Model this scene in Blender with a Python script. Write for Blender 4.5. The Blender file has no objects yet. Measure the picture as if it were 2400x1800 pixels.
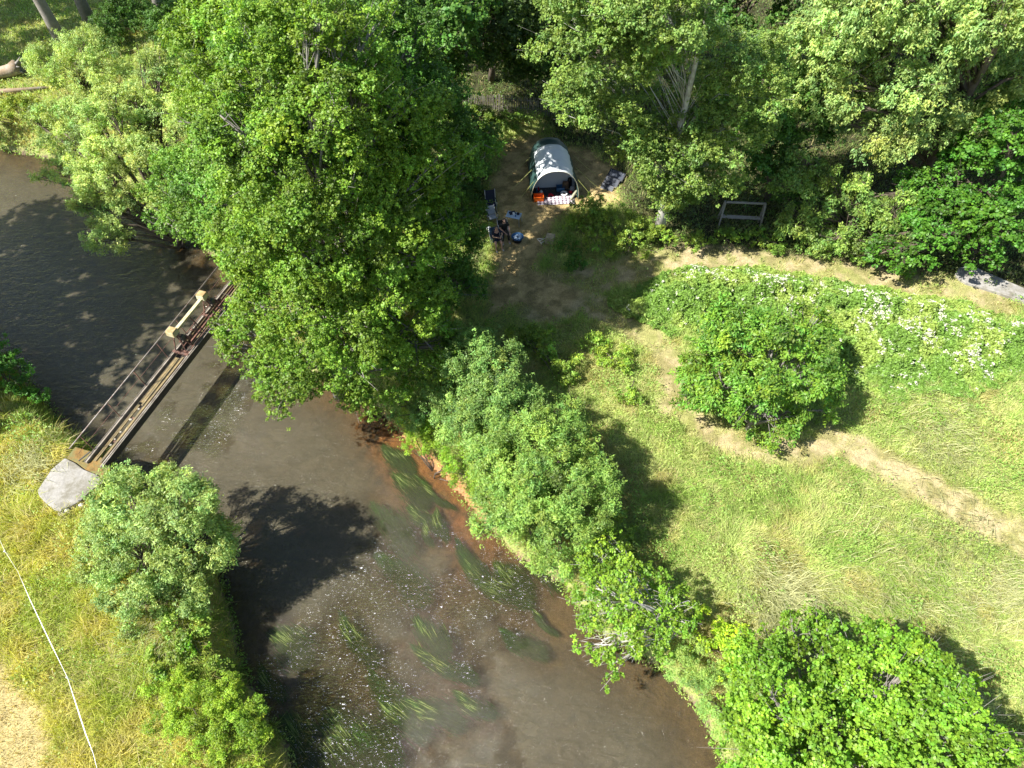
import bpy, math, random
import numpy as np
from mathutils import Vector, Matrix

# ------------------------------------------------------------------ camera, light, exposure
SC = bpy.context.scene
CAM_H, PITCH, FPX = 26.0, math.radians(53.0), 1622.0
cd = bpy.data.cameras.new("Camera")
cam = bpy.data.objects.new("Camera", cd)
SC.collection.objects.link(cam)
cam.location = (0, 0, CAM_H)
cam.rotation_euler = (math.radians(90) - PITCH, 0, 0)
cd.sensor_width = 36.0
cd.lens = 36.0 * FPX / 2400.0
cd.clip_start = 0.2
cd.clip_end = 2000
SC.camera = cam

SUN = Vector((-0.80, -0.30, 1.0)).normalized()      # towards the sun
sun_el = math.asin(SUN.z)
sd = bpy.data.lights.new("sun", 'SUN')
sd.energy = 4.8
sd.angle = math.radians(0.55)
sd.color = (1.0, 0.955, 0.88)
sun = bpy.data.objects.new("sun", sd)
SC.collection.objects.link(sun)
sun.rotation_euler = SUN.to_track_quat('Z', 'Y').to_euler()
sun.location = (-30, -10, 60)

W = bpy.data.worlds.new("World")
SC.world = W
W.use_nodes = True
wn = W.node_tree
bg = wn.nodes["Background"]
sky = wn.nodes.new("ShaderNodeTexSky")
sky.sky_type = 'NISHITA'
sky.sun_disc = False
sky.sun_elevation = sun_el
sky.sun_rotation = math.atan2(SUN.x, SUN.y)
wn.links.new(sky.outputs[0], bg.inputs[0])
bg.inputs[1].default_value = 0.075
SC.view_settings.view_transform = 'Standard'
SC.view_settings.look = 'None'
SC.view_settings.exposure = 1.5
SC.view_settings.gamma = 1.0
SC.cycles.max_bounces = 6
SC.cycles.diffuse_bounces = 3
SC.cycles.glossy_bounces = 3
SC.cycles.transmission_bounces = 4
SC.cycles.transparent_max_bounces = 6
SC.cycles.sample_clamp_indirect = 4.0
SC.cycles.sample_clamp_direct = 0.0

# ------------------------------------------------------------------ helpers
rng = np.random.default_rng(11)
cp, sp = math.cos(PITCH), math.sin(PITCH)
WATER = -1.8


def G(u, v, z=0.0):
    """ground position (x, y, z) of a spot surveyed in the photograph, at height z"""
    a, b = u - 1200.0, 900.0 - v
    ry, rz = sp * b + cp * FPX, cp * b - sp * FPX
    t = (z - CAM_H) / rz
    return (a * t, ry * t, z)


def proj(P):
    P = np.asarray(P, float)
    dx, dy, dz = P[..., 0], P[..., 1], P[..., 2] - CAM_H
    f = cp * dy - sp * dz
    up = sp * dy + cp * dz
    f = np.maximum(f, 0.1)
    return 1200 + dx / f * FPX, 900 - up / f * FPX, f


def G2(u, v, z=0.0):
    return G(u, v, z)[:2]


def norm(v):
    return v / np.maximum(np.linalg.norm(v, axis=-1, keepdims=True), 1e-9)


def _h(ix, iy, iz, s):
    n = (ix.astype(np.int64) * 374761393 + iy.astype(np.int64) * 668265263 + iz.astype(np.int64) * 2147483647 + s * 1274126177) & 0xFFFFFFFF
    n = ((n ^ (n >> 13)) * 1274126177) & 0xFFFFFFFF
    return ((n ^ (n >> 16)) & 0xFFFF) / 65535.0


def vnoise(x, y, z=None, s=0):
    if z is None:
        z = np.zeros_like(x)
    ix, iy, iz = np.floor(x), np.floor(y), np.floor(z)
    fx, fy, fz = x - ix, y - iy, z - iz
    fx, fy, fz = [t * t * (3 - 2 * t) for t in (fx, fy, fz)]
    r = 0
    for a in (0, 1):
        for b in (0, 1):
            for c in (0, 1):
                w = (fx if a else 1 - fx) * (fy if b else 1 - fy) * (fz if c else 1 - fz)
                r = r + w * _h(ix + a, iy + b, iz + c, s)
    return r


def fbm(x, y, f=1.0, o=4, s=0):
    r, a, t = 0, 1.0, 0
    for i in range(o):
        r = r + a * vnoise(x * f + 17.3 * i, y * f - 9.1 * i, s=s + i)
        t += a
        a *= 0.55
        f *= 2.03
    return r / t


def sstep(a, b, x):
    t = np.clip((x - a) / (b - a), 0, 1)
    return t * t * (3 - 2 * t)


def inpoly(x, y, poly):
    r = np.zeros(x.shape, bool)
    n = len(poly)
    for i in range(n):
        (x1, y1), (x2, y2) = poly[i][:2], poly[(i + 1) % n][:2]
        if y1 == y2:
            continue
        c = ((y1 > y) != (y2 > y)) & (x < (x2 - x1) * (y - y1) / (y2 - y1) + x1)
        r ^= c
    return r


def dline(x, y, pts, closed=False):
    d = np.full(x.shape, 1e9)
    m = len(pts)
    for i in range(m if closed else m - 1):
        (x1, y1), (x2, y2) = pts[i][:2], pts[(i + 1) % m][:2]
        ex, ey = x2 - x1, y2 - y1
        t = np.clip(((x - x1) * ex + (y - y1) * ey) / (ex * ex + ey * ey + 1e-9), 0, 1)
        d = np.minimum(d, np.hypot(x - x1 - t * ex, y - y1 - t * ey))
    return d


def sdpoly(x, y, poly):
    d = dline(x, y, poly, True)
    return np.where(inpoly(x, y, poly), d, -d)      # positive inside


def mesh_np(name, V, loops, counts, mat, parent=None, fcol=None, smooth=False):
    me = bpy.data.meshes.new(name)
    V = np.ascontiguousarray(V, np.float32)
    me.vertices.add(len(V))
    me.vertices.foreach_set("co", V.ravel())
    loops = np.ascontiguousarray(loops, np.int32)
    me.loops.add(len(loops))
    me.loops.foreach_set("vertex_index", loops)
    counts = np.asarray(counts, np.int32)
    starts = np.concatenate([[0], np.cumsum(counts)[:-1]]).astype(np.int32)
    me.polygons.add(len(counts))
    me.polygons.foreach_set("loop_start", starts)
    me.polygons.foreach_set("loop_total", counts)
    if smooth:
        me.polygons.foreach_set("use_smooth", np.ones(len(counts), bool))
    me.update(calc_edges=True)
    if fcol is not None:
        at = me.attributes.new("Col", 'FLOAT_COLOR', 'FACE')
        c = np.ones((len(counts), 4), np.float32)
        c[:, :3] = fcol
        at.data.foreach_set("color", c.ravel())
    me.materials.append(mat)
    ob = bpy.data.objects.new(name, me)
    SC.collection.objects.link(ob)
    if parent is not None:
        ob.parent = parent
    return ob


def tag(o, label=None, cat=None, group=None, kind=None):
    if label:
        o["label"] = label
    if cat:
        o["category"] = cat
    if group:
        o["group"] = group
    if kind:
        o["kind"] = kind
    return o


def thing(name, label, cat, loc=(0, 0, 0), rz=0.0, group=None):
    o = bpy.data.objects.new(name, None)
    SC.collection.objects.link(o)
    o.location = loc
    o.rotation_euler = (0, 0, rz)
    return tag(o, label, cat, group)


class MB:
    """collects shapes and links them as one mesh"""
    def __init__(s):
        s.v, s.f = [], []

    def add(s, vs, fs):
        b = len(s.v)
        s.v += [tuple(p) for p in vs]
        s.f += [tuple(i + b for i in f) for f in fs]
        return s

    def box(s, c, d, rz=0.0, M=None, taper=1.0):
        hx, hy, hz = d[0] / 2, d[1] / 2, d[2] / 2
        vs = []
        for z, k in ((-hz, 1.0), (hz, taper)):
            for x, y in ((-hx, -hy), (hx, -hy), (hx, hy), (-hx, hy)):
                vs.append(Vector((x * k, y * k, z)))
        R = M if M is not None else Matrix.Rotation(rz, 3, 'Z')
        vs = [R @ p + Vector(c) for p in vs]
        return s.add(vs, [(0, 3, 2, 1), (4, 5, 6, 7), (0, 1, 5, 4), (1, 2, 6, 5), (2, 3, 7, 6), (3, 0, 4, 7)])

    def bar(s, a, b, w, h=None, up=(0, 0, 1)):
        a, b = Vector(a), Vector(b)
        h = h or w
        d = (b - a)
        L = d.length
        if L < 1e-6:
            return s
        y = d.normalized()
        x = y.cross(Vector(up))
        if x.length < 1e-3:
            x = y.cross(Vector((1, 0, 0)))
        x.normalize()
        z = x.cross(y)
        M = Matrix((x, y, z)).transposed()
        return s.box((a + b) / 2, (w, L, h), M=M)

    def tube(s, pts, r, n=6, cap=True):
        pts = [Vector(p) for p in pts]
        if not hasattr(r, '__len__'):
            r = [r] * len(pts)
        b = len(s.v)
        ref = None
        for i, p in enumerate(pts):
            t = (pts[min(i + 1, len(pts) - 1)] - pts[max(i - 1, 0)])
            if t.length < 1e-7:
                t = Vector((0, 0, 1))
            t.normalize()
            if ref is None:
                ref = t.orthogonal().normalized()
            ref = (ref - t * ref.dot(t))
            ref = ref.normalized() if ref.length > 1e-5 else t.orthogonal().normalized()
            q = t.cross(ref)
            for k in range(n):
                a = 2 * math.pi * k / n
                s.v.append(tuple(p + (ref * math.cos(a) + q * math.sin(a)) * r[i]))
        for i in range(len(pts) - 1):
            for k in range(n):
                k2 = (k + 1) % n
                s.f.append((b + i * n + k, b + i * n + k2, b + (i + 1) * n + k2, b + (i + 1) * n + k))
        if cap:
            s.f.append(tuple(b + k for k in reversed(range(n))))
            e = b + (len(pts) - 1) * n
            s.f.append(tuple(e + k for k in range(n)))
        return s

    def prism(s, poly, z0, z1):
        n = len(poly)
        a = 0
        for i in range(n):
            a += poly[i][0] * poly[(i + 1) % n][1] - poly[(i + 1) % n][0] * poly[i][1]
        if a < 0:
            poly = poly[::-1]
        vs = [(p[0], p[1], z0) for p in poly] + [(p[0], p[1], z1) for p in poly]
        fs = [tuple(reversed(range(n))), tuple(range(n, 2 * n))]
        fs += [(i, (i + 1) % n, n + (i + 1) % n, n + i) for i in range(n)]
        return s.add(vs, fs)

    def lathe(s, prof, c=(0, 0, 0), n=20, sx=1.0, sy=1.0):
        vs, fs = [], []
        for r, z in prof:
            for k in range(n):
                a = 2 * math.pi * k / n
                vs.append((c[0] + r * sx * math.cos(a), c[1] + r * sy * math.sin(a), c[2] + z))
        m = len(prof)
        for i in range(m - 1):
            for k in range(n):
                k2 = (k + 1) % n
                fs.append((i * n + k, i * n + k2, (i + 1) * n + k2, (i + 1) * n + k))
        fs.append(tuple(reversed(range(n))))
        fs.append(tuple((m - 1) * n + k for k in range(n)))
        return s.add(vs, fs)

    def build(s, name, mat, parent=None, smooth=False, bevel=0.0):
        me = bpy.data.meshes.new(name)
        me.from_pydata(s.v, [], s.f)
        me.materials.append(mat)
        if smooth:
            me.polygons.foreach_set("use_smooth", [True] * len(me.polygons))
        me.update()
        ob = bpy.data.objects.new(name, me)
        SC.collection.objects.link(ob)
        if parent is not None:
            ob.parent = parent
        if bevel > 0:
            m = ob.modifiers.new("bevel", 'BEVEL')
            m.width = bevel
            m.segments = 2
            m.limit_method = 'ANGLE'
        return ob


# ------------------------------------------------------------------ materials
def nodes(name):
    m = bpy.data.materials.new(name)
    m.use_nodes = True
    nt = m.node_tree
    nt.nodes.clear()
    out = nt.nodes.new("ShaderNodeOutputMaterial")
    return m, nt, out


def N(nt, t, **kw):
    n = nt.nodes.new(t)
    for k, v in kw.items():
        if k in n.inputs:
            n.inputs[k].default_value = v
        else:
            setattr(n, k, v)
    return n


def noise(nt, scale, detail=4, rough=0.6, vec=None, dist=0.0):
    n = N(nt, "ShaderNodeTexNoise")
    n.inputs["Scale"].default_value = scale
    n.inputs["Detail"].default_value = detail
    n.inputs["Roughness"].default_value = rough
    n.inputs["Distortion"].default_value = dist
    if vec is not None:
        nt.links.new(vec, n.inputs["Vector"])
    return n.outputs["Fac"]


def ramp(nt, fac, stops):
    r = N(nt, "ShaderNodeValToRGB")
    e = r.color_ramp.elements
    while len(e) < len(stops):
        e.new(0.5)
    for i, (p, c) in enumerate(stops):
        e[i].position = p
        e[i].color = (c, c, c, 1) if not hasattr(c, '__len__') else (*c, 1)
    nt.links.new(fac, r.inputs[0])
    return r.outputs[0]


def mixc(nt, fac, a, b, mode='MIX'):
    m = N(nt, "ShaderNodeMix", data_type='RGBA', blend_type=mode)
    for i, x in ((0, fac), (6, a), (7, b)):
        if hasattr(x, 'links'):
            nt.links.new(x, m.inputs[i])
        else:
            m.inputs[i].default_value = x if i == 0 else (*x[:3], 1)
    return m.outputs[2]


def mix_shader(nt, fac, a, b):
    m = N(nt, "ShaderNodeMixShader")
    if hasattr(fac, 'links'):
        nt.links.new(fac, m.inputs[0])
    else:
        m.inputs[0].default_value = fac
    nt.links.new(a, m.inputs[1])
    nt.links.new(b, m.inputs[2])
    return m.outputs[0]


def solid(name, col, rough=0.7, metal=0.0, var=0.2, scale=8.0, col2=None, bump=0.15, spec=0.4):
    """a surface of one colour, mottled by noise, with a second colour as stains when given"""
    m, nt, out = nodes(name)
    tc = N(nt, "ShaderNodeTexCoord").outputs["Object"]
    f = noise(nt, scale, 6, 0.65, tc)
    k = ramp(nt, f, [(0.25, 1 - var), (0.75, 1 + var)])
    c = mixc(nt, 1.0, col, k, 'MULTIPLY')
    if col2 is not None:
        f2 = ramp(nt, noise(nt, scale * 0.45, 6, 0.7, tc), [(0.45, 0.0), (0.62, 1.0)])
        c = mixc(nt, f2, c, col2)
    p = N(nt, "ShaderNodeBsdfPrincipled")
    nt.links.new(c, p.inputs["Base Color"])
    p.inputs["Roughness"].default_value = rough
    p.inputs["Metallic"].default_value = metal
    p.inputs["Specular IOR Level"].default_value = spec
    if bump:
        b = N(nt, "ShaderNodeBump")
        b.inputs["Strength"].default_value = bump
        b.inputs["Distance"].default_value = 0.02
        nt.links.new(noise(nt, scale * 3, 5, 0.6, tc), b.inputs["Height"])
        nt.links.new(b.outputs[0], p.inputs["Normal"])
    nt.links.new(p.outputs[0], out.inputs[0])
    return m


def leaf_mat(name, trans=0.35, rough=0.5, spec=0.35):
    m, nt, out = nodes(name)
    a = N(nt, "ShaderNodeAttribute", attribute_name="Col").outputs["Color"]
    p = N(nt, "ShaderNodeBsdfPrincipled")
    nt.links.new(a, p.inputs["Base Color"])
    p.inputs["Roughness"].default_value = rough
    p.inputs["Specular IOR Level"].default_value = spec
    t = N(nt, "ShaderNodeBsdfTranslucent")
    nt.links.new(mixc(nt, 1.0, a, (1.35, 1.35, 0.45), 'MULTIPLY'), t.inputs[0])
    nt.links.new(mix_shader(nt, trans, p.outputs[0], t.outputs[0]), out.inputs[0])
    return m


M = {}
M['leaf'] = leaf_mat('leaf')
M['grass'] = leaf_mat('grass_blade', 0.38, 0.55, 0.25)
M['weed'] = leaf_mat('water_weed_leaf', 0.0, 0.6, 0.1)
M['bark'] = solid('bark_brown', (0.10, 0.078, 0.058), 0.9, var=0.35, scale=6, bump=0.6)
M['bark_pale'] = solid('bark_pale_grey', (0.42, 0.41, 0.38), 0.8, var=0.25, scale=4, col2=(0.22, 0.20, 0.17), bump=0.4)
M['bark_grey'] = solid('bark_grey', (0.19, 0.175, 0.155), 0.85, var=0.3, scale=5, bump=0.5)
M['dead_wood'] = solid('dead_wood', (0.26, 0.19, 0.12), 0.85, var=0.3, scale=3, col2=(0.32, 0.29, 0.25), bump=0.5)
M['old_beam'] = solid('old_timber', (0.17, 0.145, 0.115), 0.85, var=0.35, scale=4, col2=(0.27, 0.24, 0.20), bump=0.5)
M['beam_dark'] = solid('dark_timber', (0.055, 0.046, 0.037), 0.85, var=0.35, scale=4, bump=0.5)  # darker timber for the right beam and the plate under the deck
M['grey_timber'] = solid('grey_timber', (0.28, 0.26, 0.225), 0.85, var=0.25, scale=4, bump=0.5)
M['plank'] = solid('plank_mossy', (0.20, 0.15, 0.07), 0.9, var=0.35, scale=5, col2=(0.12, 0.10, 0.06), bump=0.5)
M['rust'] = solid('rusty_iron', (0.17, 0.085, 0.06), 0.75, 0.2, var=0.4, scale=9, col2=(0.09, 0.055, 0.045), bump=0.4)
M['steel_grey'] = solid('worn_steel', (0.26, 0.235, 0.21), 0.6, 0.3, var=0.25, scale=9, col2=(0.16, 0.10, 0.08))
M['cream'] = solid('cream_paint', (0.44, 0.42, 0.28), 0.6, var=0.15, scale=7, col2=(0.38, 0.30, 0.14))
M['lichen_top'] = solid('lichen_lid', (0.27, 0.18, 0.075), 0.85, var=0.3, scale=12, col2=(0.36, 0.29, 0.15))
M['dark_iron'] = solid('dark_iron', (0.05, 0.055, 0.05), 0.6, 0.2, var=0.3, scale=9)
M['concrete'] = solid('weathered_concrete', (0.25, 0.24, 0.22), 0.9, var=0.32, scale=3.2, col2=(0.15, 0.14, 0.11), bump=0.6)
M['moss'] = solid('orange_moss', (0.17, 0.10, 0.028), 0.95, var=0.55, scale=5, col2=(0.13, 0.13, 0.05), bump=1.0)
M['stone'] = solid('stone', (0.30, 0.27, 0.22), 0.85, var=0.3, scale=6, bump=0.6)
M['white_stone'] = solid('white_stone', (0.6, 0.58, 0.52), 0.85, var=0.15, scale=6, bump=0.6)
# ------------------------------------------------------------------ terrain
RB = [G2(u, v, WATER) for u, v in [(-420, 335), (-150, 340), (0, 350), (90, 366), (190, 388), (300, 432), (400, 505), (470, 565),
      (540, 640), (610, 740), (700, 850), (800, 905), (880, 950), (930, 1010), (1000, 1075), (1085, 1160), (1115, 1200),
      (1200, 1290), (1320, 1365), (1400, 1480), (1560, 1565), (1640, 1655), (1710, 1800), (1790, 2000), (1880, 2300)]]
LB_ = [(x + 0.5, y) for x, y in [G2(u, v, -0.15) for u, v in [(560, 2300), (590, 2000), (625, 1820), (600, 1720), (545, 1640), (510, 1570),
      (490, 1500), (478, 1420), (455, 1330), (400, 1240), (330, 1170), (262, 1110)]]]
LB_ += [G2(u, v, WATER + .3) for u, v in [(232, 1068), (150, 1010), (105, 950), (50, 890), (0, 835), (-150, 740), (-420, 640)]]
RIVER = RB + LB_[:]


def river_d(x, y):
    dr, dl = dline(x, y, RB), dline(x, y, LB_)
    ins = inpoly(x, y, RIVER)
    return dr, dl, ins


def H(x, y):
    x, y = np.asarray(x, float), np.asarray(y, float)
    dr, dl, ins = river_d(x, y)
    wob = (fbm(x, y, 0.7, 3, 5) - .5)
    left = dl < dr
    w = np.where(left, 0.75, 2.3) * (1 + 0.7 * wob)
    sd = np.where(ins, 1, -1) * np.minimum(dr, dl) + 0.22 * (fbm(x, y, 2.2, 3, 6) - .5) * 2
    ins = sd > 0
    d = np.abs(sd)
    up = WATER + 1.8 * sstep(-0.12, 1, d / w) ** 0.8 + 0.16 * (fbm(x, y, 0.25, 3, 2) - .5) * sstep(1, 3, d)
    rim = np.where((~left), 0.25 * sstep(0, .5, d), 0)
    dn = WATER - 0.07 - 0.55 * sstep(0, 2.5, d) - 0.1 * wob
    return np.where(ins, dn, up)


PATHS = [([(1290, 670), (1400, 655), (1500, 625), (1600, 603), (1720, 605), (1850, 628), (1960, 640), (2080, 655), (2230, 680), (2330, 715)], 1.0),
         ([(1250, 730), (1370, 705), (1440, 740), (1520, 800), (1575, 860), (1580, 945), (1640, 1000), (1740, 1050), (1860, 1060), (1950, 1050)], 0.72),
         ([(1950, 1040), (2050, 1075), (2150, 1130), (2260, 1190), (2400, 1270), (2600, 1390)], 0.85)]
PATHS = [([G2(*p) for p in P], w) for P, w in PATHS]
CLEAR = [G2(u, v) for u, v in [(1140, 740), (1165, 560), (1150, 430), (1190, 335), (1250, 315), (1320, 345), (1390, 355), (1440, 400), (1450, 470),
         (1335, 490), (1285, 550), (1255, 630), (1360, 690), (1290, 735), (1200, 715)]]
FIELD = [G2(u, v) for u, v in [(-300, 1470), (0, 1520), (55, 1600), (100, 1700), (125, 1800), (140, 2100), (-400, 2300)]]
FLOWER = [G2(u, v) for u, v in [(1440, 715), (1530, 680), (1610, 640), (1760, 642), (1900, 670), (2050, 692), (2180, 715), (2300, 745), (2440, 780),
          (2440, 850), (2330, 880), (2270, 915), (2190, 905), (2080, 920), (1960, 870), (1800, 800), (1640, 800), (1540, 760)]]
FOREST = [G2(u, v) for u, v in [(1240, 240), (1300, 330), (1390, 350), (1450, 450), (1500, 560), (1560, 590), (1720, 590), (1900, 610), (2040, 630), (2240, 650),
          (2420, 700), (2900, 760), (2900, -60), (860, -60), (900, 300), (1020, 400), (1080, 500), (1100, 700), (1150, 500), (1120, 350)]]
SLAB = [G2(u, v) for u, v in [(2236, 640), (2262, 628), (2420, 690), (2520, 740), (2500, 790), (2400, 712), (2262, 668)]]


def masks(x, y):
    wob = (fbm(x, y, 1.1, 3, 7) - .5) * 0.9
    m = {}
    pm = np.zeros(x.shape)
    for P, w in PATHS:
        pm = np.maximum(pm, sstep(0.35, -0.25, dline(x, y, P) - w * .92 - wob)) * (.8 + .2 * sstep(.36, .5, fbm(x, y, 1.6, 3, 8)))
    m['path'] = pm
    m['clear'] = sstep(-0.5, 0.4, sdpoly(x, y, CLEAR) + wob)
    m['field'] = sstep(-0.4, 0.4, sdpoly(x, y, FIELD) + wob)
    m['flower'] = sstep(-0.1, 0.5, sdpoly(x, y, FLOWER) + wob * .7)
    m['forest'] = sstep(-0.6, 0.6, sdpoly(x, y, FOREST) + wob * 1.5)
    dr, dl, ins = river_d(x, y)
    m['dr'], m['dl'], m['ins'] = dr, dl, ins
    m['left'] = (dl < dr)
    m['bare'] = sstep(0.55, 0.1, dr) * (~ins) + 0.0
    return m


def mixn(a, b, k):
    return a * (1 - k[:, None]) + np.asarray(b)[None, :] * k[:, None]


ORX, ORY = G2(1010, 1080, WATER)


def ground_colour(x, y):
    m = masks(x, y)
    n1, n2, n3 = fbm(x, y, 0.5, 4, 21), fbm(x, y, 2.1, 4, 31), fbm(x, y, 0.22, 3, 41)
    c = np.tile(np.array([0.22, 0.26, 0.08]), (len(x), 1))
    c = mixn(c, (0.20, 0.17, 0.08), sstep(0.4, 0.7, n2) * .6)
    c = mixn(c, (0.26, 0.24, 0.07), m['left'] * 0.7)
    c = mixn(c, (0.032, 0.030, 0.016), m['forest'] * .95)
    tan = mixn(np.tile(np.array([0.34, 0.28, 0.155]), (len(x), 1)), (0.21, 0.19, 0.08), sstep(0.42, 0.62, n2))
    tan = mixn(tan, (0.20, 0.22, 0.06), sstep(0.58, 0.7, n1) * .7)
    c = c * (1 - m['path'][:, None]) + tan * m['path'][:, None]
    cl = mixn(np.tile(np.array([0.40, 0.30, 0.14]), (len(x), 1)), (0.23, 0.175, 0.08), sstep(0.42, 0.62, n2))
    c = c * (1 - m['clear'][:, None]) + cl * m['clear'][:, None]
    c = mixn(c, (0.33, 0.275, 0.125), m['field'])
    c = mixn(c, (0.30, 0.15, 0.065), m['bare'] * sstep(4.6, 2.4, np.hypot(x - ORX, y - ORY)))
    bed = mixn(np.tile(np.array([0.15, 0.115, 0.075]), (len(x), 1)), (0.30, 0.16, 0.08), sstep(3.5, .3, m['dr']) * sstep(.3, .55, n1) * sstep(8, 3, np.hypot(x - ORX, y - ORY)))
    bed = mixn(bed, (0.09, 0.065, 0.045), sstep(0.5, 0.68, n2) * .8)
    c = np.where(m['ins'][:, None], bed, c)
    return c


def axis(a, b, step, far):
    mid = np.arange(a, b + step / 2, step)
    ex = [step]
    while sum(ex) < far:
        ex.append(ex[-1] * 1.35)
    ex = np.cumsum(ex)
    return np.concatenate([(a - ex)[::-1], mid, b + ex])


gx, gy = axis(-44, 44, 0.15, 500), axis(-1, 64, 0.15, 600)
X, Y = np.meshgrid(gx, gy)
xf, yf = X.ravel(), Y.ravel()
Z = H(xf, yf)
nx, ny = len(gx), len(gy)
idx = np.arange(nx * ny).reshape(ny, nx)
q = np.stack([idx[:-1, :-1], idx[:-1, 1:], idx[1:, 1:], idx[1:, :-1]], -1).reshape(-1, 4)

m, nt, out = nodes('ground_soil')
at = N(nt, "ShaderNodeAttribute", attribute_name="Base").outputs["Color"]
tc = N(nt, "ShaderNodeTexCoord").outputs["Object"]
k1 = ramp(nt, noise(nt, 3.0, 8, 0.7, tc), [(0.3, 0.72), (0.7, 1.28)])
k2 = ramp(nt, noise(nt, 22.0, 6, 0.7, tc), [(0.3, 0.6), (0.7, 1.4)])
c = mixc(nt, 1.0, mixc(nt, 1.0, at, k1, 'MULTIPLY'), k2, 'MULTIPLY')
p = N(nt, "ShaderNodeBsdfPrincipled", Roughness=0.95)
p.inputs["Specular IOR Level"].default_value = 0.15
nt.links.new(c, p.inputs["Base Color"])
b = N(nt, "ShaderNodeBump")
b.inputs["Strength"].default_value = 0.9
b.inputs["Distance"].default_value = 0.06
nt.links.new(noise(nt, 9.0, 8, 0.7, tc), b.inputs["Height"])
nt.links.new(b.outputs[0], p.inputs["Normal"])
nt.links.new(p.outputs[0], out.inputs[0])
M['ground'] = m
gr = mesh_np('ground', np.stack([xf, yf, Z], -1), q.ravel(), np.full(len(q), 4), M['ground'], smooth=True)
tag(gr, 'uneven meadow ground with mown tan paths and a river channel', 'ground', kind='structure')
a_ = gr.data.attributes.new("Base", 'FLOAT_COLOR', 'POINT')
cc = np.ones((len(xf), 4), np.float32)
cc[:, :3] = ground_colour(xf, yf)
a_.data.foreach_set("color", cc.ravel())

# ------------------------------------------------------------------ water
wx, wy = np.arange(-46, 12.01, 0.16), np.arange(-1, 47.01, 0.16)
X, Y = np.meshgrid(wx, wy)
xf, yf = X.ravel(), Y.ravel()
nx, ny = len(wx), len(wy)
idx = np.arange(nx * ny).reshape(ny, nx)
q = np.stack([idx[:-1, :-1], idx[:-1, 1:], idx[1:, 1:], idx[1:, :-1]], -1).reshape(-1, 4)
cx, cy = xf[q].mean(1), yf[q].mean(1)
dr, dl, ins = river_d(cx, cy)
keep = ins | (np.minimum(dr, dl) < 0.45)
q = q[keep]
m, nt, out = nodes('river_water')
tc = N(nt, "ShaderNodeTexCoord").outputs["Object"]
rf = N(nt, "ShaderNodeAttribute", attribute_name="Riffle").outputs["Fac"]
mp = N(nt, "ShaderNodeMapping")
mp.inputs["Rotation"].default_value = (0, 0, math.radians(28))
mp.inputs["Scale"].default_value = (1.0, 2.2, 1.0)
nt.links.new(tc, mp.inputs[0])
fine = noise(nt, 5.5, 7, 0.62, mp.outputs[0], 0.6)
broad = noise(nt, 1.3, 5, 0.6, mp.outputs[0], 1.0)
mm = N(nt, "ShaderNodeMath", operation='MULTIPLY_ADD')
nt.links.new(rf, mm.inputs[0])
mm.inputs[1].default_value = 1.25
mm.inputs[2].default_value = 0.42
b0 = N(nt, "ShaderNodeBump")
b0.inputs["Distance"].default_value = 0.06
b0.inputs["Strength"].default_value = 0.9
nt.links.new(broad, b0.inputs["Height"])
b = N(nt, "ShaderNodeBump")
b.inputs["Distance"].default_value = 0.11
nt.links.new(mm.outputs[0], b.inputs["Strength"])
nt.links.new(fine, b.inputs["Height"])
nt.links.new(b0.outputs[0], b.inputs["Normal"])
murk = N(nt, "ShaderNodeBsdfDiffuse")
mc = mixc(nt, ramp(nt, broad, [(0.35, 0), (0.65, 1)]), (0.066, 0.060, 0.040), (0.088, 0.077, 0.050))
nt.links.new(mc, murk.inputs[0])
nt.links.new(b.outputs[0], murk.inputs['Normal'])
clear = N(nt, "ShaderNodeBsdfTransparent")
clear.inputs[0].default_value = (0.80, 0.72, 0.55, 1)
dp = N(nt, "ShaderNodeAttribute", attribute_name="Murk").outputs["Fac"]
body = mix_shader(nt, dp, clear.outputs[0], murk.outputs[0])
gl = N(nt, "ShaderNodeBsdfGlossy")
gl.inputs["Roughness"].default_value = 0.06
gl.inputs[0].default_value = (1, 1, 1, 1)
nt.links.new(b.outputs[0], gl.inputs["Normal"])
fr = N(nt, "ShaderNodeFresnel", IOR=1.33)
nt.links.new(b.outputs[0], fr.inputs["Normal"])
w1 = mix_shader(nt, fr.outputs[0], body, gl.outputs[0])
# small white flecks paint sun glints into the water colour over the shallows
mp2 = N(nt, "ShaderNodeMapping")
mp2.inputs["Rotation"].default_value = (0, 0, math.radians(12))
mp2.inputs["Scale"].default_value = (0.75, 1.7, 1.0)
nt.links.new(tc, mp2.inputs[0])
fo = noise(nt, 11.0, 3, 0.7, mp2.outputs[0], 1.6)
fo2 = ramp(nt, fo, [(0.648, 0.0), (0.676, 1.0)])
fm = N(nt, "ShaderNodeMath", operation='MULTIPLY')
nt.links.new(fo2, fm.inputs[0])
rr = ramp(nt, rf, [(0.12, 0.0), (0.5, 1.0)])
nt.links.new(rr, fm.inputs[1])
painted_glints = N(nt, "ShaderNodeBsdfDiffuse")
painted_glints.inputs[0].default_value = (0.8, 0.8, 0.82, 1)
w2 = mix_shader(nt, fm.outputs[0], w1, painted_glints.outputs[0])
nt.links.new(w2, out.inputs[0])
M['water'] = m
used = np.unique(q)
remap = np.zeros(nx * ny, int)
remap[used] = np.arange(len(used))
q = remap[q]
xf, yf = xf[used], yf[used]
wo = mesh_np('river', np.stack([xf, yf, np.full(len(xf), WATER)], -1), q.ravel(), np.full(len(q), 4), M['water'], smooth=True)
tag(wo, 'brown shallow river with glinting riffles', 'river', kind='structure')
RIFF = [G2(u, v, WATER) for u, v in [(620, 1480), (760, 1420), (900, 1270), (1050, 1260), (1180, 1290), (1230, 1430), (1150, 1540), (1130, 1700), (1180, 1850), (620, 1900), (560, 1620), (560, 1540)]]
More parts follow.
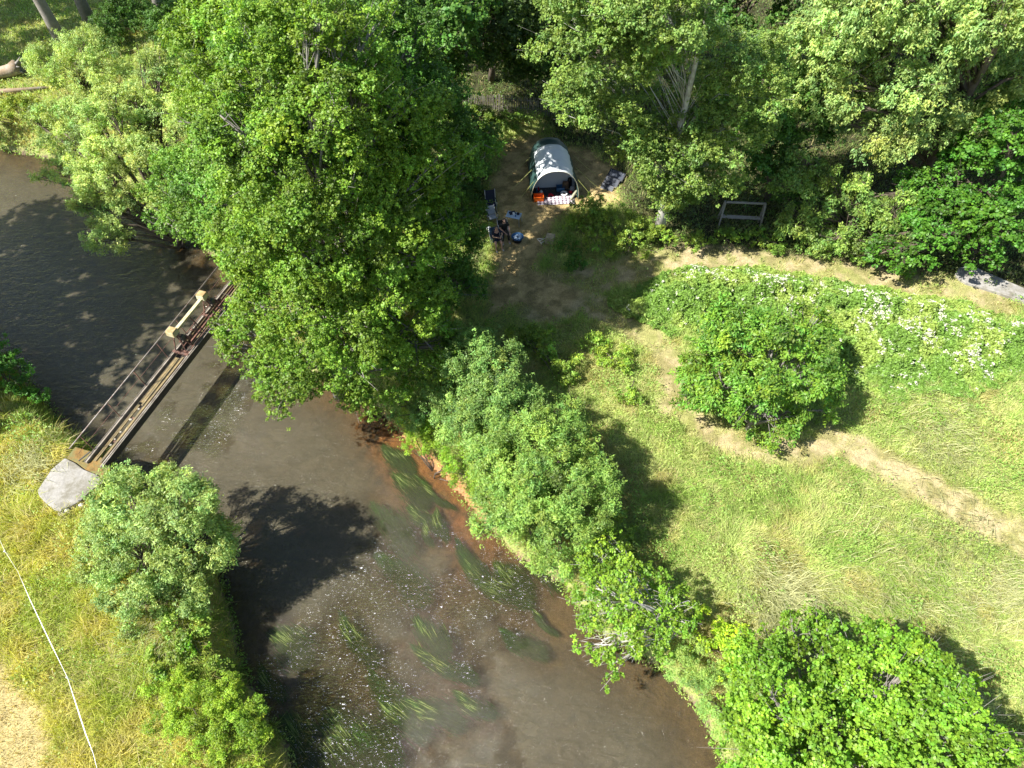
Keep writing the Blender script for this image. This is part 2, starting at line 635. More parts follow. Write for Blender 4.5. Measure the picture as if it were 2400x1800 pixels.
WEIR = [G2(u, v, WATER) for u, v in [(450, 880), (560, 760), (640, 800), (560, 1000), (480, 1130), (400, 1110), (280, 1060)]]
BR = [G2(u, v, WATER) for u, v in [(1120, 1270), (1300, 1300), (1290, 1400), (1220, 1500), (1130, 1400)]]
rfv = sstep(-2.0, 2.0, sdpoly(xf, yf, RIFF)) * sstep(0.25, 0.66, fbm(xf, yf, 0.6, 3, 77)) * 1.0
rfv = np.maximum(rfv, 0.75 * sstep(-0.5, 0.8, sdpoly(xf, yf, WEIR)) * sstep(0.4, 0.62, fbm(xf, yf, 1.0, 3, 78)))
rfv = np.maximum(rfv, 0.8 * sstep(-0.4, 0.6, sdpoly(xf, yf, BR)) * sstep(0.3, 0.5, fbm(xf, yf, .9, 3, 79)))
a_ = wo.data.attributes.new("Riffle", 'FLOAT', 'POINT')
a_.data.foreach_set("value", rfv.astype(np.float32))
ws = [((905, 1045), (965, 1110), .45), ((930, 1110), (1000, 1180), .5), ((970, 1120), (1060, 1190), .12), ((960, 1190), (1035, 1240), .3), ((1020, 1200), (1040, 1260), .2), ((1070, 1270), (1130, 1350), .25),
      ((1090, 1310), (1160, 1390), .35), ((1170, 1320), (1240, 1400), .5), ((1230, 1290), (1310, 1385), .35), ((1130, 1360), (1240, 1410), .4),
      ((1180, 1480), (1270, 1540), .3), ((970, 1520), (1110, 1600), .28), ((985, 1450), (1040, 1540), .45), ((800, 1440), (870, 1560), .3), ((880, 1180), (960, 1290), .5), ((890, 1300), (1000, 1400), .55),
      ((610, 1570), (655, 1640), .25), ((660, 1690), (760, 1830), .8), ((760, 1680), (880, 1820), .9), ((900, 1640), (1000, 1720), .45), ((960, 1640), (1080, 1700), .4), ((1070, 1630), (1150, 1680), .25),
      ((840, 1700), (930, 1800), .5), ((870, 1580), (930, 1640), .3), ((640, 1480), (720, 1540), .6), ((1240, 1430), (1300, 1480), .08), ((990, 1230), (1010, 1270), .1)]
wdm = np.zeros(len(xf))
for (a, b, wd) in ws:
    wdm = np.maximum(wdm, sstep(wd * 1.0 + 1.0, wd * .3, dline(xf, yf, [G2(*a, WATER), G2(*b, WATER)])))
dr, dl, ins = river_d(xf, yf)
mk = 0.28 + 0.48 * sstep(0.3, 3.5, np.minimum(dr, dl * 1.5)) * (0.75 + .5 * fbm(xf, yf, .5, 3, 80))
mk = mk * (1 - .45 * sstep(.5, .62, fbm(xf, yf, .8, 4, 83)) * (rfv > .1)) 
mk = np.maximum(mk - 0.10 * rfv, 0.15) * (1 - .5 * wdm)
a_ = wo.data.attributes.new("Murk", 'FLOAT', 'POINT')
a_.data.foreach_set("value", np.clip(mk, 0, .9).astype(np.float32))
# ------------------------------------------------------------------ foliage builders
def leaf_quads(P, Nr, L, Wd, T=None):
    """diamond leaves; P centres, Nr normals, L lengths, Wd widths, T preferred long axis"""
    n = len(P)
    t = rng.normal(size=(n, 3)) if T is None else T + rng.normal(size=(n, 3)) * 0.35
    t = norm(t - Nr * (t * Nr).sum(1)[:, None])
    b = np.cross(Nr, t)
    L, Wd = L[:, None] / 2, Wd[:, None] / 2
    V = np.stack([P - t * L, P + b * Wd - t * L * .15, P + t * L, P - b * Wd - t * L * .15], 1).reshape(-1, 3)
    return V


def leaf_mesh(name, P, Nr, L, Wd, col, mat, parent=None, T=None):
    V = leaf_quads(P, Nr, L, Wd, T)
    if parent is not None:
        V = V - np.array(parent.location)[None, :]
    n = len(P)
    return mesh_np(name, V, np.arange(4 * n), np.full(n, 4), mat, parent, col)


def dirs(n, zmin=-0.35):
    v = norm(rng.normal(size=(n * 3, 3)))
    v = v[v[:, 2] > zmin]
    return v[:n]


PUFFS = {}


def tree(kind, label, cat, base, lobes, leaf=0.12, wl=0.7, col=(0.10, 0.19, 0.03), pr=0.75, lai=1.1, trunk=0.16, bark='bark',
         group=None, droop=0.0, fill=0.25, var=0.16, yel=0.18, zmin=-0.35, limbs=True, dens=1.0, spiky=0.0, stems=None, flat=0.75, mat='leaf', hue=0.2, lr=1.0):
    bx, by = base[:2]
    bz = float(H(np.array([bx]), np.array([by]))[0]) if len(base) < 3 else base[2]
    root = thing(kind, label, cat, (bx, by, bz), 0, group)
    centres, rads = [], []
    lobes = list(lobes)
    for (cx, cy, cz, r, rz) in list(lobes):
        if r >= 0.9:
            for j in range(3):
                d_ = dirs(12, -0.25)[0]
                k_ = r * rng.uniform(.28, .42)
                lobes.append((cx + d_[0] * r * 1.08, cy + d_[1] * r * 1.08, cz + d_[2] * rz * 1.08, k_, k_ * .8))
    LBS = np.array([(l[0], l[1], l[2], l[3], l[4]) for l in lobes], float)
    for (cx, cy, cz, r, rz) in LBS:
        n = max(3, int(4.2 * (r * (r + rz) / 2) / (pr * pr) * dens))
        d = dirs(n, zmin)
        k = 0.78 + 0.48 * vnoise(d[:, 0] * 2.3 + cx, d[:, 1] * 2.3 + cy, d[:, 2] * 2.3, s=3) - 0.12
        k = k + rng.normal(size=len(d)) * 0.07
        c = np.array([cx, cy, cz]) + d * np.array([r, r, rz]) * k[:, None]
        centres.append(c)
        rads.append(pr * rng.uniform(0.55, 1.25, len(c)) * min(1.0, 0.55 + r * 0.3))
        ni = int(n * fill)
        if ni:
            c = np.array([cx, cy, cz]) + norm(rng.normal(size=(ni, 3))) * np.array([r, r, rz]) * rng.uniform(0.2, 0.7, (ni, 1))
            centres.append(c)
            rads.append(pr * rng.uniform(0.7, 1.1, ni))
    C, R = np.concatenate(centres), np.concatenate(rads)
    # drop puffs buried deep in another lobe
    keep = np.ones(len(C), bool)
    for (cx, cy, cz, r, rz) in LBS:
        q_ = (C - [cx, cy, cz]) / [r, r, rz]
        keep &= (np.linalg.norm(q_, axis=1) > 0.55) | (rng.random(len(C)) < 0.3)
    gz = H(C[:, 0], C[:, 1])
    low = np.maximum(gz, WATER) + 0.3 * R
    C[:, 2] = np.maximum(C[:, 2], low)
    C, R = C[keep], R[keep]
    mid = LBS[:, :3].mean(0)
    nl = np.maximum((2.0 * math.pi * R * R * lai / (leaf * leaf * wl * 0.5)).astype(int), 12)
    pi = np.repeat(np.arange(len(C)), nl)
    n = len(pi)
    out_ = norm(C - mid + rng.normal(size=C.shape) * 0.4)
    # every puff is made of sprigs: short shoots that carry a rosette of leaves
    ns = max(1, int(n / 9))
    si = rng.integers(0, len(C), ns) if False else pi[rng.integers(0, n, ns)]
    d = norm(rng.normal(size=(ns, 3)) + out_[si] * 0.5 + np.array([0, 0, 0.35]))
    rr = R[si] * (rng.random(ns) ** 0.45) * np.where(rng.random(ns) < .14, rng.uniform(1.1, 1.7, ns), 1)
    sc = np.array([1.0, 1.0, flat])
    SP = C[si] + d * rr[:, None] * sc
    if spiky:
        SP = SP + np.array([0, 0, 1.0]) * (rng.random(ns) ** 3 * spiky)[:, None]
    SP[:, 2] -= droop * (rng.random(ns)) * R[si]
    li = rng.integers(0, ns, n)
    off = norm(rng.normal(size=(n, 3))) * (leaf * 0.85 * rng.random((n, 1)) ** 0.5 + leaf * .2)
    P = SP[li] + off
    ppi = si[li]
    Nr = norm(d[li] * 0.55 + np.array([-0.12, -0.05, 0.55]) + rng.normal(size=(n, 3)) * 0.52)
    T = None
    if droop:
        T = norm(off * np.array([1, 1, .3]) + np.array([0, 0, -droop * leaf * 1.2]))
    L = leaf * rng.uniform(0.7, 1.3, n)
    base_c = np.array(col) * np.array([1.36, 1.42, 0.88])
    pc = 1 + rng.normal(size=len(C)) * hue
    sc_ = 1 + rng.normal(size=ns) * var * .6
    cc = base_c[None, :] * (pc[ppi] * sc_[li] * (1 + rng.normal(size=n) * var))[:, None].clip(0.3, 2.2)
    yk = np.clip(rng.normal(size=n) * yel * .5 + rng.normal(size=len(C))[ppi] * yel * .5 + rng.normal(size=ns)[li] * yel * .4, -0.5, 0.9)
    cc[:, 0] *= 1 + yk * 0.7
    cc[:, 2] *= 1 - yk * 0.5
    wat = P[:, 2] > WATER + 0.03
    P, Nr, L, cc = P[wat], Nr[wat], L[wat], cc[wat]
    T = T[wat] if T is not None else None
    leaf_mesh('crown', P, Nr, L, L * wl, cc.clip(0.005, 0.9), M[mat], root, T)
    # trunk and limbs
    mb = MB()
    B = Vector((0, 0, -0.3))
    o = Vector((bx, by, bz))
    top = Vector(LBS[np.argmax(LBS[:, 2])][:3]) - o
    sw = Vector(rng.normal(size=3) * 0.12)
    if stems is None:
        pts, rs = [], []
        for i in range(9):
            t = i / 8
            e = Vector((top.x * t ** 1.5, top.y * t ** 1.5, B.z + (top.z - B.z) * t)) + sw * math.sin(t * 5) * (1 if i else 0)
            pts.append(e)
            rs.append(trunk * (1.25 if i == 0 else 1.0) * (1 - 0.85 * t) + 0.01)
        mb.tube(pts, rs, 8)
        axis_ = pts
    for (cx, cy, cz, r, rz) in LBS:
        e = Vector((cx, cy, cz)) - o
        if stems is None:
            hfrac = min(0.9, max(0.12, (e.z - 0.45 * math.hypot(e.x, e.y)) / max(top.z, 0.5) * 0.8))
            k = hfrac * 8
            i0 = int(k)
            s_ = axis_[i0].lerp(axis_[min(i0 + 1, 8)], k - i0)
            r0 = max(0.02, trunk * (1 - 0.8 * hfrac) * 0.5 * lr)
        else:
            s_ = B + Vector(rng.normal(size=3) * 0.15 * stems)
            r0 = trunk * 0.6
        md = s_.lerp(e, 0.5) + Vector((0, 0, 0.12 * (e - s_).length)) + Vector(rng.normal(size=3) * 0.12)
        P1 = [s_, s_.lerp(md, .55) + Vector(rng.normal(size=3) * .05), md, md.lerp(e, .5) + Vector(rng.normal(size=3) * .05), e]
        mb.tube(P1, [r0, r0 * .85, r0 * .7, r0 * .5, r0 * .35], 6)
        if limbs:
            near = np.where(np.linalg.norm((C - [cx, cy, cz]) / [r, r, rz], axis=1) < 1.4)[0]
            rng.shuffle(near)
            for j in near[:26]:
                f = Vector(C[j]) - o
                st = md.lerp(e, float(rng.uniform(0.1, 1.0)))
                m2 = st.lerp(f, .5) + Vector(rng.normal(size=3) * .1 * r)
                mb.tube([st, m2, f, f + (f - m2) * .5], [r0 * .3, r0 * .2, r0 * .12, 0.004], 4, cap=False)
    mb.build('trunk', M[bark], root, smooth=True)
    return root


def LO(u, v, h, r, rz=None):
    x, y, z = G(u, v, h)
    return (x, y, z, r, rz if rz is not None else r * 0.85)


ALDER = dict(leaf=0.088, wl=0.78, col=(0.113, 0.185, 0.030), pr=0.62, lai=0.72, bark='bark_grey')
# ------------------------------------------------------------------ trees
tree('alder_tree', 'tall broad alder with the largest bright green crown, over the river beside the footbridge', 'tree', (-8.6, 20.3),
     [LO(770, 770, 5, 2.6), LO(900, 720, 5.5, 2.4), LO(665, 690, 5, 1.8), LO(800, 560, 8.5, 2.6), LO(690, 450, 10.5, 2.4), LO(920, 500, 8, 2.6),
      LO(640, 560, 7, 2.3), LO(760, 300, 12.5, 2.3), LO(880, 330, 11, 2.4), LO(700, 150, 14, 1.9), LO(610, 330, 11.5, 2.0), LO(790, 140, 14, 1.7),
      LO(700, 880, 2.6, 1.5), LO(860, 880, 2.6, 1.6), LO(590, 800, 3.2, 1.2), LO(980, 800, 3.5, 1.6), LO(570, 720, 4.0, 0.8),
      LO(740, 40, 15.6, 1.1)], trunk=0.28, **ALDER)
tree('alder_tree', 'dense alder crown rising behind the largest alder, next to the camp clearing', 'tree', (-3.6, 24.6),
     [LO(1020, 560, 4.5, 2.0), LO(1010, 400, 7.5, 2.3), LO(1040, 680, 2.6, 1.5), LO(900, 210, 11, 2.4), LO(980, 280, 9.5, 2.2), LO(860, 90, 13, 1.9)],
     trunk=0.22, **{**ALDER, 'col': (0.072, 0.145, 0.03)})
tree('alder_tree', 'slender yellow-green feathery tree left of the largest alder at the top of the photo', 'tree', (-14.5, 30.5),
     [LO(560, 110, 10.5, 2.2), LO(500, 70, 11, 1.6), LO(520, 250, 7.5, 2.0), LO(640, 30, 12, 1.8), LO(600, 200, 9, 2.0)], trunk=0.2, leaf=0.13, wl=0.5,
     col=(0.125, 0.20, 0.035), pr=0.6, lai=0.6, bark='bark_grey', droop=0.5)
tree('alder_tree', 'green alder squeezed between the leaning willow and the largest alder', 'tree', (-13.2, 25.2),
     [LO(520, 440, 6.2, 2.1), LO(450, 530, 3.6, 1.3), LO(560, 530, 4.4, 1.5), LO(430, 430, 5, 1.5), LO(600, 450, 8, 1.8)], trunk=0.18,
     **{**ALDER, 'col': (0.105, 0.19, 0.04)})
WIL = dict(leaf=0.11, wl=0.34, col=(0.25, 0.315, 0.145), pr=0.55, bark='bark', yel=0.2)
tree('willow_tree', 'pale grey-green willow leaning out over the upper river with bare stems showing', 'tree', G(415, 560, -1.2),
     [LO(170, 290, 3.6, 1.7), LO(280, 300, 4.6, 1.9), LO(250, 420, 2.6, 1.5), LO(360, 240, 5.2, 1.6), LO(365, 160, 6.6, 0.9), LO(390, 330, 4.2, 1.7),
      LO(150, 400, 1.9, 1.1), LO(250, 560, 0.4, 1.0), LO(220, 480, 1.2, 0.9), LO(420, 470, 3.4, 1.3), LO(470, 250, 6, 1.5), LO(300, 490, 1.4, .7)],
     trunk=0.16, lai=0.6, stems=1.0, fill=.2, dens=1.1, **WIL)
tree('willow_tree', 'small pale willow sapling behind the leaning willow beside the upper bank', 'tree', G(190, 200, 0),
     [LO(190, 120, 3.8, 1.4), LO(110, 150, 2.6, 1.3), LO(240, 170, 2.6, 1.5), LO(175, 180, 1.8, 1.4)], trunk=0.1, lai=0.45, stems=.6, **WIL)
WC = dict(leaf=0.115, wl=0.32, col=(0.128, 0.205, 0.075), bark='bark', yel=0.2, pr=0.42, lai=0.75, spiky=0.55)
tree('willow_tree', 'bluish green bushy willow on the near bank, upper of the two in mid photo', 'tree', G(1130, 960, -0.6),
     [LO(1110, 860, 3.0, 1.3), LO(1040, 930, 1.4, 1.0), LO(1160, 1010, 2.4, 1.2), LO(1040, 850, 2.2, .7), LO(1170, 930, 2.9, 1.35), LO(1090, 980, 1.6, 1.3), LO(1100, 800, 3.2, 0.75), LO(1180, 850, 2.6, .8), LO(970, 965, 0.1, .9)],
     trunk=0.12, stems=1.0, **WC)
tree('willow_tree', 'rounded green willow hanging over the water, lower of the two in mid photo', 'tree', G(1280, 1190, -0.8),
     [LO(1240, 1060, 3.3, 1.4), LO(1320, 1040, 3.0, 1.15), LO(1180, 1050, 2.4, 1.0), LO(1370, 1100, 2.2, .8), LO(1340, 970, 2.3, .7), LO(1370, 1190, 1.7, .85), LO(1150, 1090, 1.0, .9), LO(1290, 1330, .3, .7), LO(1220, 1140, 2.2, 1.5), LO(1330, 1170, 3.0, 1.6), LO(1160, 1200, 1.0, 1.0), LO(1310, 1250, 1.2, 1.1), LO(1240, 1240, .6, .9)],
     trunk=0.14, stems=1.0, **{**WC, 'col': (0.142, 0.222, 0.068)})
tree('willow_tree', 'pale green willow bush on the left bank below the concrete abutment', 'tree', G(370, 1310, -0.2),
     [LO(325, 1190, 2.8, 1.25), LO(415, 1220, 2.9, 1.4), LO(330, 1310, 2.1, 1.35), LO(460, 1290, 2.0, 1.25), LO(420, 1390, 0.8, 1.1), LO(300, 1135, 1.9, .7), LO(400, 1140, 1.9, .75), LO(250, 1260, 1.0, .9), LO(300, 1380, .8, .9), LO(500, 1250, 1.2, .7), LO(340, 1440, .2, .8), LO(220, 1330, .5, .7)],
     trunk=0.12, stems=1.0, **{**WC, 'col': (0.19, 0.255, 0.11)})
tree('walnut_tree', 'round walnut tree standing alone in the meadow beside the trodden path', 'tree', (10.6, 16.9),
     [LO(1785, 850, 3.3, 2.0), LO(1680, 900, 2.4, 1.5), LO(1880, 870, 2.8, 1.5), LO(1800, 970, 1.3, 1.2), LO(1740, 780, 4.0, 1.5), LO(1890, 790, 3.3, 1.1), LO(1640, 850, 2.3, .8),
      LO(1950, 960, 1.4, .45)], trunk=0.16, leaf=0.165, wl=0.4, col=(0.105, 0.192, 0.036), pr=0.5, lai=0.75, bark='bark_grey', droop=0.45, yel=.25)
tree('alder_tree', 'low sparse alder with pale bare branches reaching over the river', 'tree', G(1590, 1480, -0.5),
     [LO(1400, 1320, 2.0, .9), LO(1480, 1380, 2.2, 1.2), LO(1400, 1420, 1.3, .8), LO(1500, 1470, 1.1, .9), LO(1430, 1560, 0.2, .6), LO(1560, 1430, 1.6, 1.0), LO(1345, 1395, .8, .35),
     LO(1410, 1500, .5, .6), LO(1560, 1520, .2, .5), LO(1370, 1510, .4, .4)], trunk=0.11, **{**ALDER, 'pr': 0.38, 'lai': .5, 'bark': 'bark_pale', 'col': (0.125, 0.21, 0.03)})
tree('alder_tree', 'glossy bright green alder crown cut off by the bottom right edge', 'tree', (9.4, 4.6),
     [LO(1850, 1650, 2.8, 1.9), LO(2050, 1620, 3.2, 1.8), LO(2180, 1690, 3.4, 1.6), LO(1950, 1780, 3.6, 2.0), LO(2150, 1800, 3.6, 1.9), LO(1790, 1780, 2.0, 1.4), LO(1900, 1560, 2.2, 1.3),
      LO(2280, 1770, 2.8, 1.1)], trunk=0.2, **{**ALDER, 'leaf': .1, 'pr': .5, 'lai': .75,  'col': (0.118, 0.215, 0.028)})
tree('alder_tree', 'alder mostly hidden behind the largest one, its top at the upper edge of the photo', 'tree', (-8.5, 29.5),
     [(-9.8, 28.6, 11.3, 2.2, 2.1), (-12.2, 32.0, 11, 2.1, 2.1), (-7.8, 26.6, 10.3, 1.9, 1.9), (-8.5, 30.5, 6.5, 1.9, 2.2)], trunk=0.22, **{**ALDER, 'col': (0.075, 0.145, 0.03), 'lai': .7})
# ---- the wood at the top right
ASH = dict(leaf=0.11, wl=0.6, col=(0.13, 0.19, 0.062), pr=0.6, lai=0.66, droop=0.3, hue=.14, lr=.25)
tree('ash_tree', 'tall tree with a smooth pale trunk showing through its open crown, right of the tent', 'tree', G2(1545, 545),
     [LO(1400, 120, 11, 2.3), LO(1560, 20, 13.5, 2.0), LO(1375, 235, 7.8, 1.6), LO(1460, 220, 8.5, 1.7), LO(1510, 360, 5, 1.6), LO(1700, 300, 7.5, 1.9), LO(1680, 400, 5.0, 1.2),
      LO(1740, 180, 10, 2.0), LO(1480, 40, 13, 1.9), LO(1650, 330, 6, 1.3), LO(1380, 20, 13, 1.7), LO(1580, 450, 3, 1.3), LO(1545, 400, 5.6, 1.2), LO(1600, 340, 6.6, 1.1), LO(1520, 320, 7, 1.1), LO(1600, 440, 4.6, 1.2), LO(1640, 240, 8.5, 1.2), LO(1500, 130, 11, 1.4), LO(1610, 110, 12, 1.1)], trunk=0.27, bark='bark_pale', **ASH)
PALE = dict(leaf=0.16, wl=0.42, col=(0.195, 0.265, 0.12), pr=0.6, lai=0.72, droop=0.9, yel=.2)
tree('lime_tree', 'huge pale green tree with drooping leaf sprays filling the top right corner', 'tree', G2(2120, 470),
     [LO(2150, 120, 9, 2.7), LO(1960, 200, 7.2, 2.2), LO(2280, 190, 7.6, 2.4), LO(2060, 290, 5.8, 2.0), LO(2250, 20, 11.5, 2.6), LO(2390, 80, 9.5, 2.4), LO(2050, 20, 11.5, 2.4),
      LO(1950, 90, 9.5, 2.0), LO(2160, 270, 6.2, 1.9), LO(2330, 0, 12, 2)], trunk=0.35, **PALE)
tree('lime_tree', 'lower pale tree with drooping sprays between the timber frame and the dark maple', 'tree', G2(2010, 560),
     [LO(1880, 425, 3.6, 1.3), LO(1990, 470, 2.8, 1.3), LO(2100, 510, 2.6, 1.4), LO(1960, 560, 1.3, 1.1), LO(1870, 520, 1.6, 1.1)], trunk=0.16, **{**PALE, 'col': (0.135, 0.20, 0.065), 'pr': .5})
MAPLE = dict(leaf=0.14, wl=0.85, col=(0.055, 0.135, 0.022), pr=0.55, lai=0.6, flat=0.4, yel=.2)
tree('maple_tree', 'dark green maple with flat layered sprays at the right edge above the concrete track', 'tree', G2(2270, 600),
     [LO(2290, 420, 4.2, 2.2), LO(2160, 560, 2.2, 1.5), LO(2250, 520, 3.0, 1.7), LO(2380, 520, 3.4, 2.0), LO(2360, 330, 6.2, 2.0), LO(2090, 590, 1.5, 1.1), LO(2290, 590, 1.8, 1.0), LO(2200, 450, 3.6, 1.4)],
     trunk=0.2, **MAPLE)
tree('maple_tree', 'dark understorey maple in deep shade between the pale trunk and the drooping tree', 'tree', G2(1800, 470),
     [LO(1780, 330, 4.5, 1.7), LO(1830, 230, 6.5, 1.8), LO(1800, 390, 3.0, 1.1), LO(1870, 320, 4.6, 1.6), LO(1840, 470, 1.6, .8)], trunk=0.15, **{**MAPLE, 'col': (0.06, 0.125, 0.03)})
# ---- dark wood behind the clearing
DK = dict(leaf=0.18, wl=0.7, pr=0.8, lai=0.7, limbs=True, fill=.2)
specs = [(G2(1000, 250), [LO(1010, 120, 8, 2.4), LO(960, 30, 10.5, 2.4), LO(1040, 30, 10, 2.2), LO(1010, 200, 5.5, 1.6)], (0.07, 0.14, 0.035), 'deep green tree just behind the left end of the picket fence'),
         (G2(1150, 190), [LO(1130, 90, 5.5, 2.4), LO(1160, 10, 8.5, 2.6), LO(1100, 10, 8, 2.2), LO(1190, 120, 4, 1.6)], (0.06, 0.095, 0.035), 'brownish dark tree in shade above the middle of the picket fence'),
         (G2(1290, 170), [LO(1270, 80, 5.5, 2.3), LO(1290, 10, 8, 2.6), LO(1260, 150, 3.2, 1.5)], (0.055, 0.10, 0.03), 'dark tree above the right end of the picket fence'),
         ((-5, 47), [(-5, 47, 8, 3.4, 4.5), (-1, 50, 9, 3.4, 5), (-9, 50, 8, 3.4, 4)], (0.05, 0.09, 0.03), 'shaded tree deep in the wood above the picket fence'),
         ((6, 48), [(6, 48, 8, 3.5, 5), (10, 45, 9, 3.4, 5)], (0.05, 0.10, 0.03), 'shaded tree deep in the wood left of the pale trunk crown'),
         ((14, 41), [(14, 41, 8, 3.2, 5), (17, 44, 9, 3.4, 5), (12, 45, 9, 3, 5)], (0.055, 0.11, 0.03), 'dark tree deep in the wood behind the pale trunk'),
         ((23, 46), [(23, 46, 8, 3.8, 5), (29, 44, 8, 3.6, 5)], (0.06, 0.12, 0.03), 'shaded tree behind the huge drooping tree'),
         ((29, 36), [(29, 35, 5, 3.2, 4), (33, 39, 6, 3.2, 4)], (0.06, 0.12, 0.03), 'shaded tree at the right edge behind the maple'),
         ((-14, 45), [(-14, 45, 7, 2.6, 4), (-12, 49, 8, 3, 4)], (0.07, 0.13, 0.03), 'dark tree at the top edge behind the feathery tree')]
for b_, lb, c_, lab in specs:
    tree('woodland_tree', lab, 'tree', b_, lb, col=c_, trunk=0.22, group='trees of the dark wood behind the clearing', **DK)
# ---- tall trees standing beyond the frame's upper left, whose trunks and shade show
POP = dict(leaf=0.32, wl=0.8, pr=1.1, lai=0.5, limbs=False, fill=.1, col=(0.08, 0.15, 0.04), bark='bark_grey')
for b_, top, r, lab in [((-32.6, 50.0), 19, 4.5, 'leftmost thick dark trunk of the three at the top left, crown out of sight'),
                        ((-32.0, 53.5), 20, 4.2, 'thin dark trunk just right of the thickest one at the top left'),
                        ((-26.6, 54.0), 19, 4.5, 'dark trunk standing apart, right of the other two at the top left'),
                        ((-17.0, 48.5), 20, 3.6, 'grey trunk rising between the feathery tree and the largest alder')]:
    tree('poplar_tree', lab, 'tree', b_, [(b_[0], b_[1], top - 2, r, 4.5), (b_[0] + 2, b_[1] + 1, top + 2, r * .8, 4), (b_[0] - 2, b_[1] - 1, top + 1, r * .8, 4)],
         trunk=0.42, group='tall poplars at the top left', **POP)
# trees left of the frame that shade the upper river
for b_, s in [((-47, 50), 1.35), ((-56, 54), 1.4), ((-35.0, 21.5), 1.08), ((-33.8, 15.5), .85), ((-41.0, 26.0), 1.1), ((-38, 19), 1.1), ((-36, 26.5), .9)]:
    tree('poplar_tree', 'tall tree on the left bank outside the frame whose shade falls on the river', 'tree', b_,
         [(b_[0], b_[1], 10 * s, 3.4 * s, 4.5 * s), (b_[0] + 1.5, b_[1] + 1.5, 13 * s, 2.6 * s, 3 * s), (b_[0] - 1, b_[1] - 2, 8 * s, 2.6 * s, 3 * s)],
         trunk=0.3, group='trees shading the upper river', **POP)
